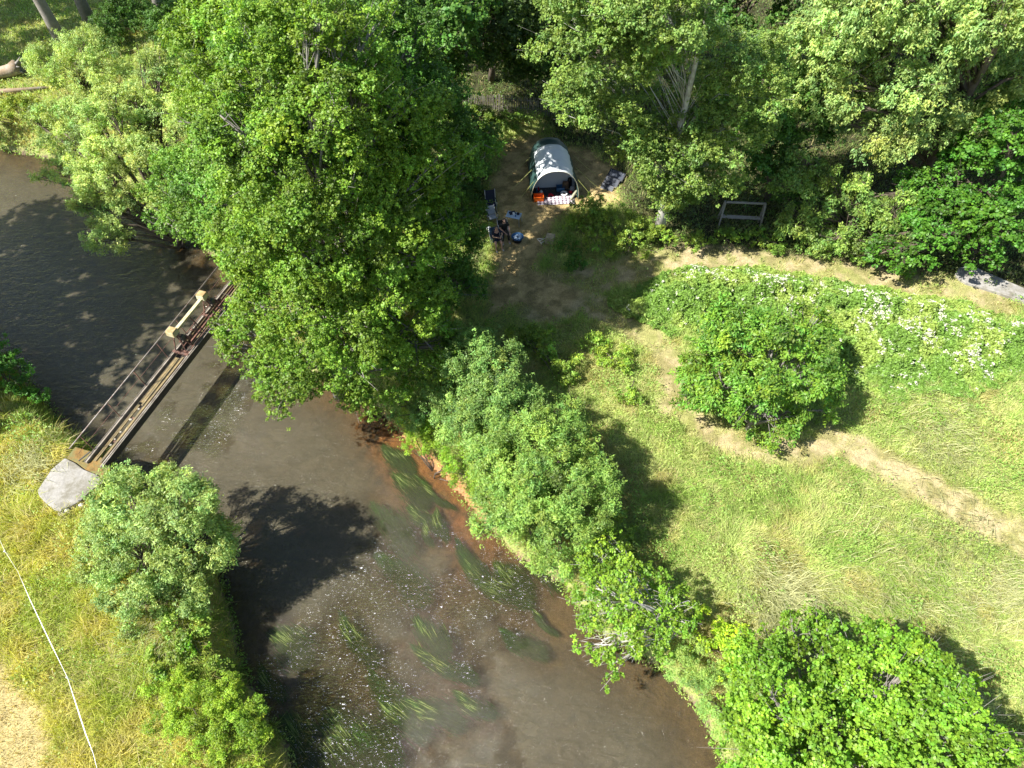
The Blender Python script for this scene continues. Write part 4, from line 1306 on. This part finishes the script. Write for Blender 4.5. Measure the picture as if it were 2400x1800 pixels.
# timber frame
x_, y_ = G2(1730, 527)
fr_ = thing('timber_frame', 'weathered grey timber frame with a seat plank, half hidden under the dark trees', 'wooden frame', (x_, y_, gz(x_, y_)), math.radians(-4))
for sx in (-1.12, 1.12):
    for dy, tz in ((-.35, 1.55), (.35, 1.55)):
        mb = MB()
        mb.bar((sx * 1.04, dy, -.1), (sx * .97, dy * .15, tz), .09, .09)
        mb.build('leg', M['grey_timber'], fr_, bevel=.008)
mb = MB()
mb.bar((-1.1, .0, .55), (1.1, .0, .52), .26, .06)
mb.build('seat_plank', M['grey_timber'], fr_, bevel=.008)
mb = MB()
mb.bar((-1.0, .05, 1.5), (1.15, .05, 1.5), .09, .09)
mb.build('top_rail', M['grey_timber'], fr_, bevel=.008)

# picket fence
fa, fb_ = G2(1075, 262), G2(1335, 284)
x0, y0 = fa
pf = thing('picket_fence', 'weathered grey picket fence in deep shade behind the tent', 'fence', (x0, y0, 0))
n = 62
wood_f = solid('picket_wood', (0.24, 0.215, 0.19), .9, var=.35, scale=5, col2=(.14, .12, .10))
mb_r = [MB(), MB()]
prev = None
for i in range(n):
    t = i / (n - 1)
    x_, y_ = x0 + (fb_[0] - x0) * t, y0 + (fb_[1] - y0) * t + .5 * math.sin(t * 3)
    z_ = gz(x_, y_)
    ht = 1.15 + rng.uniform(-.08, .1)
    mb = MB()
    le = rng.normal() * .03
    mb.bar((x_ - x0, y_ - y0, z_ - .05), (x_ - x0 + le, y_ - y0 + rng.normal() * .03, z_ + ht), .055, .022, up=(0, 1, 0))
    mb.build('picket', wood_f, pf)
    if prev:
        for q_, zz in enumerate((.35, .9)):
            mb_r[q_].bar((prev[0] - x0, prev[1] - y0 + .03, prev[2] + zz), (x_ - x0, y_ - y0 + .03, z_ + zz), .03, .03)
    prev = (x_, y_, z_)
for q_ in mb_r:
    q_.build('rail', wood_f, pf)

# fallen trunk upper left
lg = thing('fallen_log', 'bleached fallen tree trunk with a splintered root end at the left edge', 'log', G(20, 180, 0.2))
mb = MB()
mb.tube([(-5, -.9, .1), (-2.5, -.5, .18), (-.8, -.1, .25), (.3, .25, .35), (.75, .45, .5)], [.26, .3, .34, .42, .5], 10)
mb.build('trunk', M['dead_wood'], lg, smooth=True)
mb = MB()
for k in range(9):
    a = k * .7
    mb.tube([(.6, .4, .45), (.85 + .1 * math.sin(k), .5 + .35 * math.cos(a), .5 + .35 * math.sin(a)), (1.15, .55 + .55 * math.cos(a), .5 + .6 * math.sin(a))], [.16, .11, .03], 6)
mb.build('root_plate', M['bark_grey'], lg, smooth=True)
lg2 = MB()
lg2.tube([(-4, -.6, 0), (-1, -.1, .1), (2.2, .5, .05)], [.2, .17, .1], 8)
t_ = lg2.build('fallen_log', M['dead_wood'], smooth=True)
t_.location = G(50, 215, 0.1)
tag(t_, 'thin orange-brown fallen log lying below the bleached trunk at the left edge', 'log')

# ------------------------------------------------------------------ white tape fence, bottom left
tape = solid('white_tape', (0.75, 0.75, 0.72), .6, var=.05)
tf = thing('tape_fence', 'white electric fence tape strung on thin stakes across the lower left grass', 'fence', G(160, 1590, 0))
to = Vector(tf.location)
tp = [(-40, 1180), (12, 1293), (42, 1340), (70, 1405), (115, 1500), (158, 1588), (178, 1650), (200, 1718), (218, 1765), (240, 1850), (262, 1930)]
tw = [.003, .008, .004, .018, .025, .008, .028, .028, .012, .006, .006]
pts = [Vector(G(u, v, .62)) - to for u, v in tp]
mb = MB()
for i in range(len(pts) - 1):
    for j in range(3):
        a, b = pts[i].lerp(pts[i + 1], j / 3), pts[i].lerp(pts[i + 1], (j + 1) / 3)
        w_ = tw[i] + (tw[i + 1] - tw[i]) * (j + .5) / 3
        mb.bar(a, b, w_, .006)
mb.build('tape', tape, tf)
for u, v in [(12, 1293), (158, 1588), (262, 1930)]:
    p_ = Vector(G(u, v, .62)) - to
    mb = MB()
    mb.tube([p_ + Vector((0, 0, -.65)), p_ + Vector((.0, 0, .05))], .012, 6)
    mb.lathe([(.03, -.02), (.035, 0), (.03, .05), (.01, .06)], p_, 8)
    mb.build('stake', tape, tf)

# ------------------------------------------------------------------ the camp
def sup(th, a, h, e=2.35):
    c_, s_ = math.cos(th), math.sin(th)
    return (a * math.copysign(abs(c_) ** (2 / e), c_), h * abs(s_) ** (2 / e))


tent_green = solid('tent_green_fabric', (0.022, 0.055, 0.048), .55, var=.15, scale=3, bump=.1)
tent_white = solid('tent_white_fabric', (0.60, 0.64, 0.66), .6, var=.05, scale=3, bump=.25)
tent_in = solid('tent_inner_fabric', (0.42, 0.44, 0.46), .8, var=.05, scale=3)
tent_floor = solid('tent_floor', (0.03, 0.035, 0.05), .7, var=.2, scale=4)
pole = solid('tent_pole', (0.45, 0.42, 0.30), .4, var=.1)
rope = solid('guy_rope', (0.33, 0.36, 0.10), .7, var=.1)
tx, ty = G2(1300, 468)
tent = thing('tunnel_tent', 'tunnel tent with a white roof over dark green sides, open towards the camera', 'tent', (tx, ty, gz(tx, ty)), math.radians(4))
A_, Ht = 1.38, 2.0
st = [(-.05, 1.0, 1.0), (.5, .99, .985), (1.0, 1.02, 1.0), (1.6, .99, .97), (2.2, 1.0, .98), (2.8, .95, .92), (3.4, .93, .9), (3.9, .84, .80), (4.3, .68, .6), (4.55, .48, .38), (4.65, .2, .1)]
NT = 40


def shell(i0, i1, a0, a1, name, mat, ystart=0, out_=0.0, cut=None):
    vs, fs = [], []
    ss = []
    for i in range(i0, i1):
        (ya, wa, ha), (yb, wb, hb) = st[i], st[i + 1]
        for k in range(4):
            f = k / 4
            ss.append((ya + (yb - ya) * f, wa + (wb - wa) * f - .018 * math.sin(f * math.pi), ha + (hb - ha) * f - .018 * math.sin(f * math.pi)))
    ss.append(st[i1])
    th = np.linspace(a0, a1, NT)
    for (y_, w_, h_) in ss:
        for t in th:
            X_, Z_ = sup(t, A_ * w_ + out_, Ht * h_ + out_)
            wr_ = .024 * math.sin(y_ * 21 + t * 9) * math.sin(t * 5 + y_ * 3)
            vs.append((X_ + wr_ * .5, y_, Z_ + wr_))
    m_ = len(ss)
    for i in range(m_ - 1):
        for k in range(NT - 1):
            fs.append((i * NT + k, (i + 1) * NT + k, (i + 1) * NT + k + 1, i * NT + k + 1))
    mb = MB()
    mb.add(vs, fs)
    ob = mb.build(name, mat, tent, smooth=True)
    sl_ = ob.modifiers.new('thick', 'SOLIDIFY')
    sl_.thickness = .012
    return ob


shell(0, 5, math.radians(43), math.radians(137), 'roof', tent_white, out_=.012)
shell(5, 10, math.radians(0), math.radians(180), 'rear_dome', tent_green)
shell(0, 5, math.radians(0), math.radians(43.5), 'side_wall', tent_green)
shell(0, 5, math.radians(136.5), math.radians(180), 'side_wall', tent_green)
for yy, i in ((-.06, 0),):
    mb = MB()
    mb.tube([(sup(t, A_ * st[i][1] + .02, Ht * st[i][2] + .02)[0], yy, sup(t, A_ * st[i][1] + .02, Ht * st[i][2] + .02)[1]) for t in np.linspace(0, math.pi, 30)], .014, 6)
    mb.build('pole', pole if i == 0 else tent_green, tent, smooth=True)
mb = MB()
vs = [(-.1, 1.15, .02)] + [(sup(t, A_ * .96, Ht * .95)[0], 1.15 + .55 * math.sin(t), sup(t, A_ * .96, Ht * .95)[1]) for t in np.linspace(.0, math.pi, 24)]
mb.add(vs, [(0, i, i + 1) for i in range(1, 24)])
mb.build('inner_wall', tent_in, tent)
mb = MB().prism([(-1.3, .15), (1.3, .15), (1.3, 3.9), (-1.3, 3.9)], .005, .03)
mb.build('floor', tent_floor, tent)
mb = MB()
mb.add([(-.95, .3, 1.75), (-1.3, -.02, .9), (-1.36, .0, .05), (-1.25, 1.2, .05), (-.6, 1.6, .1), (-.55, 1.2, 1.2)], [(0, 1, 2, 3, 4, 5)])
mb.build('door_flap', tent_green, tent)
for sx in (-1, 1):
    for k, (yy, h_, dx, dy) in enumerate([(0.0, 1.35, 1.35, -.7), (1.0, 1.45, 1.6, -.35), (2.2, 1.45, 1.55, -.1), (3.2, 1.3, 1.3, .4)]):
        xa = A_ * .93
        mb = MB()
        mb.tube([(sx * xa, yy, h_), (sx * (xa + dx * .55), yy + dy * .5, h_ * .42), (sx * (xa + dx), yy + dy, .02)], .009, 5)
        mb.build('guy_rope', rope, tent)


def at_(u, v, z=0.0):
    x_, y_, _ = G(u, v, z)
    return (x_, y_, gz(x_, y_))


def place(mb, name, mat, label, cat, loc, rz=0, group=None, smooth=False, bevel=0.01):
    o_ = mb.build(name, mat, None, smooth, bevel)
    o_.location = loc
    o_.rotation_euler = (0, 0, rz)
    return tag(o_, label, cat, group)


# checked blanket
m, nt, out = nodes('checked_cloth')
tc = N(nt, "ShaderNodeTexCoord").outputs["Object"]
sx_ = N(nt, "ShaderNodeSeparateXYZ")
nt.links.new(tc, sx_.inputs[0])
ws_ = []
for ax in (0, 1):
    w_ = N(nt, "ShaderNodeMath", operation='PINGPONG')
    nt.links.new(sx_.outputs[ax], w_.inputs[0])
    w_.inputs[1].default_value = .11
    g_ = N(nt, "ShaderNodeMath", operation='GREATER_THAN')
    nt.links.new(w_.outputs[0], g_.inputs[0])
    g_.inputs[1].default_value = .062
    ws_.append(g_.outputs[0])
ad = N(nt, "ShaderNodeMath", operation='ADD')
nt.links.new(ws_[0], ad.inputs[0])
nt.links.new(ws_[1], ad.inputs[1])
hf = N(nt, "ShaderNodeMath", operation='MULTIPLY')
nt.links.new(ad.outputs[0], hf.inputs[0])
hf.inputs[1].default_value = .5
p = N(nt, "ShaderNodeBsdfPrincipled", Roughness=.9)
nt.links.new(ramp(nt, hf.outputs[0], [(0.0, (.62, .58, .58)), (.5, (.30, .25, .29)), (1.0, (.07, .05, .08))]), p.inputs["Base Color"])
nt.links.new(p.outputs[0], out.inputs[0])
mb = MB()
nb = 24
vs = []
for j in range(9):
    for i in range(nb):
        x_ = -1.15 + 2.2 * i / (nb - 1)
        y_ = -.42 + .75 * j / 8
        vs.append((x_, y_, .035 + .02 * math.sin(x_ * 7 + j) + .012 * math.sin(y_ * 19 + x_ * 5)))
mb.add(vs, [(j * nb + i, j * nb + i + 1, (j + 1) * nb + i + 1, (j + 1) * nb + i) for j in range(8) for i in range(nb - 1)])
o_ = place(mb, 'picnic_blanket', m, 'black and white checked blanket spread across the tent entrance', 'blanket', (tx + .12, ty - .02, gz(tx, ty) + .01), math.radians(3), bevel=0, smooth=True)
sl_ = o_.modifiers.new('thick', 'SOLIDIFY')
sl_.thickness = .01
orange = solid('orange_plastic', (0.75, 0.13, 0.01), .4, var=.05)
white = solid('white_plastic', (0.72, 0.72, 0.74), .5, var=.05)
red = solid('red_fabric', (0.50, 0.015, 0.03), .6, var=.1)
navy = solid('navy_fabric', (0.012, 0.016, 0.035), .85, var=.2)
black = solid('black_plastic', (0.012, 0.012, 0.014), .5, var=.1)
blue = solid('blue_plastic', (0.03, 0.10, 0.22), .5, var=.1)
lblue = solid('pale_blue_enamel', (0.36, 0.46, 0.58), .35, var=.06)
brown = solid('brown_bag', (0.11, 0.07, 0.045), .8, var=.2)
alum = solid('aluminium_tube', (0.55, 0.58, 0.62), .35, .6, var=.05)
greyf = solid('grey_fabric', (0.26, 0.28, 0.31), .85, var=.15)


def crate(w_, d_, h_, wall=.02):
    mb = MB()
    mb.box((0, 0, .01), (w_, d_, .02))
    for sx, sy, a, b in ((-1, 0, wall, d_), (1, 0, wall, d_), (0, -1, w_ - 2 * wall, wall), (0, 1, w_ - 2 * wall, wall)):
        mb.box((sx * (w_ / 2 - wall / 2), sy * (d_ / 2 - wall / 2), h_ / 2 + .01), (a, b, h_))
    mb.box((0, -d_ / 2 - .006, h_ - .02), (w_ + .03, .012, .04))
    mb.box((0, d_ / 2 + .006, h_ - .02), (w_ + .03, .012, .04))
    return mb


x_, y_, z_ = at_(1262, 468)
place(crate(.58, .40, .32), 'storage_box', orange, 'open bright orange storage box at the left front corner of the tent', 'box', (x_, y_, z_ + .01), .1)
mb = MB().lathe([(.10, 0), (.11, .12), (.06, .16), (.055, .2), (.02, .21)], (0, 0, 0), 14)
place(mb, 'water_canister', white, 'white canister with a dark cap behind the orange box', 'canister', at_(1268, 452), 0, smooth=True)
mb = MB()
for s_ in (-1, 1):
    mb.box((s_ * .07, 0, .06), (.10, .28, .09), .5 * s_)
place(mb, 'bag', red, 'small red bag lying on the checked blanket beside the orange box', 'bag', at_(1290, 458), .3, bevel=.03)
mb = MB()
mb.tube([(.17 * math.cos(a), .17 * math.sin(a), .05) for a in np.linspace(0, 2 * math.pi, 25)], .055, 8, cap=False)
t_ = place(mb, 'white_ring', white, 'white ring shaped cushion on the checked blanket', 'ring', at_(1322, 456), 0, smooth=True, bevel=0)
t_.location.z += .05
mb = MB().box((0, 0, .07), (.2, .16, .12), .2)
place(mb, 'pouch', red, 'small red and pink pouch at the right end of the checked blanket', 'pouch', at_(1337, 452), .1, bevel=.04)
mb = crate(.46, .36, .26)
place(mb, 'cool_box', blue, 'blue box standing inside the tent entrance', 'box', at_(1313, 445), .1)
mb = MB().box((0, 0, .22), (.42, .3, .44), .2, taper=.8)
place(mb, 'duffel_bag', brown, 'brown bag standing upright inside the tent on the right', 'bag', at_(1325, 440), -.2, bevel=.06)
mb = MB().box((0, 0, .3), (.3, .26, .6), .2, taper=.75)
place(mb, 'rucksack', black, 'black rucksack leaning inside the tent beside the brown bag', 'rucksack', at_(1334, 436), .3, bevel=.07)
mb = MB().box((0, 0, .16), (.3, .24, .3), .1, taper=.8)
place(mb, 'clothes_bundle', greyf, 'pale grey clothes bundle at the right inside the tent', 'bundle', at_(1341, 446), .3, bevel=.07)
mb = MB()
mb.tube([(-.1, -.35, .05), (0, 0, .16), (.18, .4, .42)], [.05, .09, .06], 8)
place(mb, 'rolled_mat', solid('olive_mat', (.26, .26, .18), .8), 'rolled olive mat leaning at the right front corner of the tent', 'mat', at_(1344, 462), -.3, smooth=True, bevel=0)
for k, (u, v, mt, nm, lab) in enumerate([(1258, 450, blue, 'bottle', 'small blue bottle standing behind the orange box'), (1262, 446, red, 'bottle', 'small red bottle behind the orange box'),
                                         (1277, 464, black, 'shoe', 'black shoe lying at the left end of the blanket')]):
    mb = MB()
    if nm == 'bottle':
        mb.lathe([(.04, 0), (.045, .18), (.02, .24), (.02, .28)], (0, 0, 0), 10)
    else:
        mb.box((0, 0, .04), (.1, .27, .08), 0, taper=.7)
    place(mb, nm, mt, lab, nm, at_(u, v), .3 * k, bevel=.01)

# solar panel set
sp_ = thing('solar_panel', 'folding dark solar panel set propped up on the sunlit grass right of the tent', 'solar panel', at_(1432, 432), math.radians(-32))
cell = solid('solar_cell', (0.03, 0.038, 0.055), .55, var=.3, scale=3, spec=.3)
cell2 = solid('solar_cell_pale', (0.10, 0.13, 0.18), .3, var=.15, scale=3, spec=.6)
for k, (y_, mt) in enumerate([(.62, cell), (.0, cell), (-.62, cell)]):
    Rm = Matrix.Rotation(math.radians(28 + 6 * k), 3, 'X')
    mb = MB().box((0, y_, .22 - .1 * k), (.95 - .12 * k, .56, .02), M=Rm)
    f_ = mb.build('panel', mt, sp_)
    mb = MB()
    for a, b in (((-.5, -.3), (.5, -.3)), ((.5, -.3), (.5, .3)), ((.5, .3), (-.5, .3)), ((-.5, .3), (-.5, -.3))):
        k_ = 1 - .12 * k
        A3, B3 = Rm @ Vector((a[0] * k_, a[1], 0)) + Vector((0, y_, .22 - .1 * k)), Rm @ Vector((b[0] * k_, b[1], 0)) + Vector((0, y_, .22 - .1 * k))
        mb.bar(A3, B3, .035, .035)
    mb.build('frame', black, f_)
mb = MB()
mb.bar((-.4, .8, 0), (-.4, .75, .4), .03)
mb.bar((.4, .8, 0), (.4, .75, .4), .03)
mb.build('leg', alum, sp_)

# small table
tb = thing('camping_table', 'small pale blue folding table with thin legs and clutter on it', 'table', at_(1204, 522), math.radians(-18))
mb = MB().box((0, 0, .56), (.82, .55, .025))
mb.build('table_top', lblue, tb, bevel=.008)
for sx in (-.38, .38):
    for sy in (-.24, .24):
        mb = MB().tube([(sx, sy, .55), (sx * 1.08, sy * 1.08, 0)], .012, 6)
        mb.build('leg', alum, tb)
tloc = Vector(tb.location)
for nm, mt, dx, dy, mbk, lab in [('cloth', navy, -.12, .12, MB().box((0, 0, .02), (.36, .26, .05), .3), 'dark cloth on the back of the small table'),
                                 ('paper_packet', white, 0, .02, MB().box((0, 0, .06), (.1, .14, .12), .4), 'white packet standing in the middle of the small table'),
                                 ('pan', black, .22, .12, MB().lathe([(.08, 0), (.1, .06), (.085, .06), (.07, .015)], (0, 0, 0), 14), 'black pan on the right of the small table'),
                                 ('cup', blue, .14, -.12, MB().lathe([(.03, 0), (.037, .09), (.03, .09), (.025, .01)], (0, 0, 0), 10), 'blue cup near the front edge of the small table')]:
    c_, s_ = math.cos(-.31), math.sin(-.31)
    place(mbk, nm, mt, lab, nm.replace('_', ' '), (tloc.x + dx * c_ - dy * s_, tloc.y + dx * s_ + dy * c_, tloc.z + .574), 0, bevel=.008)


def camp_chair(label, loc, rz, cloth, w_=.56, back=.95, group='folding camp chairs'):
    c_ = thing('camp_chair', label, 'chair', loc, rz, group)
    MB().box((0, -.02, .40), (w_ - .06, .46, .02), M=Matrix.Rotation(-.08, 3, 'X')).build('seat', cloth, c_, bevel=.006)
    MB().bar((0, .20, .42), (0, .42, back), w_ - .06, .02, up=(0, 1, 0)).build('backrest', cloth, c_, bevel=.006)
    for sx in (-1, 1):
        x1 = sx * w_ / 2
        MB().tube([(x1, -.26, 0), (x1, .22, .46), (x1, .44, back + .03)], .013, 6).build('back_frame', alum, c_, smooth=True)
        MB().tube([(x1, .34, 0), (x1, -.24, .42), (x1, -.24, .62), (x1, .30, .64)], .013, 6).build('leg', alum, c_, smooth=True)
        MB().box((x1, .03, .655), (.05, .42, .02)).build('armrest', black, c_, bevel=.006)
    return c_


camp_chair('empty reclining camp chair with pale tubular frame and navy cloth, behind the two seated people', at_(1152, 492), math.radians(12), navy, .58, 1.1)
c2 = camp_chair('empty grey camp chair in front of the navy reclining one', at_(1154, 520), math.radians(20), greyf, .5, .85)
place(MB().lathe([(.13, 0), (.15, .12), (.11, .22), (.04, .27)], (0, 0, 0), 12), 'cooking_pot', alum, 'metal pot on the ground beside the left seated person', 'pot', at_(1146, 540), 0, smooth=True)

# fire bowl
fb = thing('washing_bowl', 'round blue bowl on a low dark stand in front of the seated people', 'bowl', at_(1213, 566))
MB().lathe([(.20, .0), (.24, .06), (.20, .20), (.22, .24)], (0, 0, 0), 20).build('stand', black, fb, smooth=True)
MB().lathe([(.12, .22), (.28, .27), (.35, .36), (.335, .36), (.26, .285), (.05, .26)], (0, 0, 0), 24).build('basin', blue, fb, smooth=True)
mb = MB()
for k in range(9):
    a = k * .75
    mb.lathe([(.07, 0), (.08, .05), (.03, .08)], (.15 * math.cos(a), .13 * math.sin(a) - .02, .29 + .01 * (k % 3)), 7, 1.3, .9)
mb.build('washing_up', lblue, fb)

# crate and kindling
wood_l = solid('raw_wood', (0.42, 0.34, 0.22), .8, var=.25, scale=6)
cr = thing('wooden_crate', 'slatted pale wooden crate standing at the shaded edge of the clearing', 'crate', at_(1289, 566), math.radians(-14))
for k in range(4):
    MB().box((0, -.17 + .115 * k, .40), (.46, .09, .015)).build('slat', wood_l, cr)
for k in range(3):
    MB().box((0, -.235, .07 + .13 * k), (.46, .014, .10)).build('slat', wood_l, cr)
for k in range(3):
    MB().box((.235, -.01, .07 + .13 * k), (.014, .42, .10)).build('slat', wood_l, cr)
for sx in (-.205, .205):
    for sy in (-.205, .18):
        MB().box((sx, sy, .195), (.04, .04, .38)).build('corner_post', wood_l, cr)
pale = solid('peeled_wood', (0.66, 0.60, 0.48), .8, var=.1)
for k, (u, v, a, L_) in enumerate([(1264, 566, .5, .5), (1271, 562, -1.0, .42), (1273, 567, -.9, .34), (1268, 560, 1.4, .3)]):
    lab = ['longest peeled stick, left of the others beside the crate', 'peeled stick at the back of the little heap beside the crate', 'short peeled stick on the right of the little heap by the crate', 'shortest peeled stick at the back left of the heap by the crate'][k]
    place(MB().tube([(0, -L_ / 2, .03), (.01, 0, .035), (0, L_ / 2, .03)], .028, 7), 'stick', pale, lab, 'stick', at_(u, v), a, 'peeled sticks on the ground', bevel=0)

# ------------------------------------------------------------------ the two seated people
skin = solid('skin', (0.50, 0.29, 0.21), .55, var=.05, bump=.05)
hair = solid('short_grey_hair', (0.16, 0.13, 0.11), .9, var=.3, scale=40)
sole = solid('pale_shoe', (0.42, 0.40, 0.37), .7, var=.1)


def skinned(name, verts, edges, mat, parent, root=0, lv=2):
    me = bpy.data.meshes.new(name)
    me.from_pydata([v[:3] for v in verts], edges, [])
    ob = bpy.data.objects.new(name, me)
    SC.collection.objects.link(ob)
    ob.parent = parent
    me.materials.append(mat)
    sk = ob.modifiers.new('skin', 'SKIN')
    sk.use_smooth_shade = True
    for i, v in enumerate(verts):
        r = v[3] if hasattr(v[3], '__len__') else (v[3], v[3])
        me.skin_vertices[0].data[i].radius = r
        me.skin_vertices[0].data[i].use_root = (i == root)
    ss = ob.modifiers.new('sub', 'SUBSURF')
    ss.levels = ss.render_levels = lv
    return ob


def person(label, loc, rz, top_mat, leg_mat, long_trousers, lw, rw, le, re_, head_tilt=.06):
    """lw, rw wrists and le, re_ elbows in the person's own frame (facing -y)"""
    P_ = thing('person', label, 'person', loc, rz, None)
    V, E = [], []

    def add(x, y, z, r, link=None):
        V.append((x, y, z, r))
        if link is not None:
            E.append((link, len(V) - 1))
        return len(V) - 1
    pel = add(0, 0, .50, (.15, .12))
    bel = add(0, -.03, .68, (.145, .115), pel)
    ch = add(0, -.06, .92, (.165, .115), bel)
    nb_ = add(0, -.08, 1.06, (.075, .07), ch)
    nk = add(0, -.10, 1.13, .055, nb_)
    jaw = add(0, -.14, 1.20, (.062, .07), nk)
    hd = add(0, -.13, 1.28, (.078, .092), jaw)
    add(0, -.115, 1.345, (.06, .07), hd)
    add(0, -.245, 1.245, .014, hd)
    for s_, w_, e_ in ((-1, lw, le), (1, rw, re_)):
        sh = add(s_ * .19, -.06, 1.0, .062, ch)
        el = add(*e_, .043, sh)
        wr = add(*w_, .028, el)
        d = Vector(w_) - Vector(e_)
        d.normalize()
        pm = Vector(w_) + d * .06
        pa = add(*pm, (.042, .02), wr)
        side = d.cross(Vector((0, 0, 1))).normalized()
        for k in range(4):
            o1 = pm + side * (.03 - .02 * k) + d * .035
            ln_ = (.034, .04, .037, .028)[k]
            a = add(*o1, .0095, pa)
            b = add(*(o1 + d * ln_ + Vector((0, 0, -.012))), .009, a)
            add(*(o1 + d * ln_ * 1.7 + Vector((0, 0, -.035))), .0075, b)
        o1 = Vector(w_) + d * .03 - side * s_ * .035
        a = add(*o1, .011, pa)
        add(*(o1 + d * .035 - side * s_ * .02), .009, a)
    for s_ in (-1, 1):
        hp_ = add(s_ * .1, -.03, .48, .095, pel)
        kn = add(s_ * .16, -.42, .50, .062, hp_)
        cf = add(s_ * .165, -.46, .32, .056, kn)
        an = add(s_ * .17, -.50, .09, .038, cf)
        add(s_ * .19, -.66, .04, .034, an)
    skinned('body', V, E, skin, P_)
    # shirt
    V2 = [(0, 0, .52, (.165, .135)), (0, -.03, .70, (.162, .135)), (0, -.06, .92, (.178, .135)), (0, -.075, 1.05, (.095, .085))]
    E2 = [(0, 1), (1, 2), (2, 3)]
    for s_, e_ in ((-1, le), (1, re_)):
        V2.append((s_ * .19, -.06, 1.0, .08))
        E2.append((2, len(V2) - 1))
        q_ = Vector((s_ * .19, -.06, 1.0)).lerp(Vector(e_), .75)
        V2.append((*q_, .066))
        E2.append((len(V2) - 2, len(V2) - 1))
    skinned('shirt', V2, E2, top_mat, P_)
    V3 = [(0, 0, .50, (.165, .13))]
    E3 = []
    for s_ in (-1, 1):
        V3.append((s_ * .1, -.04, .485, .11))
        E3.append((0, len(V3) - 1))
        V3.append((s_ * .155, -.38 if not long_trousers else -.42, .50, .082))
        E3.append((len(V3) - 2, len(V3) - 1))
        if long_trousers:
            V3.append((s_ * .165, -.46, .30, .068))
            E3.append((len(V3) - 2, len(V3) - 1))
            V3.append((s_ * .17, -.50, .12, .055))
            E3.append((len(V3) - 2, len(V3) - 1))
    skinned('trousers' if long_trousers else 'shorts', V3, E3, leg_mat, P_)
    for s_ in (-1, 1):
        skinned('shoe', [(s_ * .172, -.48, .055, (.045, .04)), (s_ * .19, -.66, .045, (.05, .035)), (s_ * .192, -.70, .04, (.04, .03))], [(0, 1), (1, 2)], sole, P_, lv=1)
        MB().lathe([(.004, -.012), (.011, -.006), (.011, .006), (.004, .012)], (s_ * .032, -.212, 1.285), 8).build('eye', black, P_)
        MB().lathe([(.01, -.03), (.02, -.01), (.02, .015), (.008, .032)], (s_ * .083, -.125, 1.265), 8, .5, 1).build('ear', skin, P_, smooth=True)
    MB().box((0, -.214, 1.205), (.045, .01, .008)).build('mouth', red, P_)
    vs, fs = [], []
    for i in range(6):
        ph = math.radians(8 + 60 * i / 5)
        for k in range(12):
            a = math.radians(-20 + 220 * k / 11)
            vs.append((.088 * math.cos(ph * .75) * math.cos(a), -.125 + .105 * math.cos(ph * .75) * math.sin(a), 1.25 + .14 * math.sin(ph)))
    fs = [(i * 12 + k, i * 12 + k + 1, (i + 1) * 12 + k + 1, (i + 1) * 12 + k) for i in range(5) for k in range(11)]
    o_ = MB().add(vs, fs).build('hair', hair, P_, smooth=True)
    sl_ = o_.modifiers.new('thick', 'SOLIDIFY')
    sl_.thickness = .008
    return P_


pa = Vector(at_(1163, 573))
person('seated person in navy shirt and shorts holding something dark in both raised hands', pa, math.radians(20), navy, navy, False,
       (-.05, -.52, .92), (.10, -.50, .92), (-.27, -.26, .82), (.29, -.22, .84))
ca = camp_chair('dark blue camp chair under the person in navy', pa, math.radians(20), solid('blue_chair_cloth', (.03, .06, .11), .8), .58, .9)
rz = math.radians(20)
hx = Vector((.03, -.60, .90))
place(MB().box((0, 0, 0), (.17, .08, .05), 0), 'remote_control', black, 'dark remote control held in both hands by the person in navy', 'controller',
      pa + Vector((hx.x * math.cos(rz) - hx.y * math.sin(rz), hx.x * math.sin(rz) + hx.y * math.cos(rz), hx.z)), rz, bevel=.012)
pb = Vector(at_(1181, 555))
person('seated person in black shirt and long black trousers with forearms over the lap', pb, math.radians(14), black, black, True,
       (-.02, -.40, .62), (.24, -.42, .60), (-.25, -.12, .76), (.27, -.12, .76))
camp_chair('black camp chair under the person in black', pb, math.radians(14), black, .56, .88)
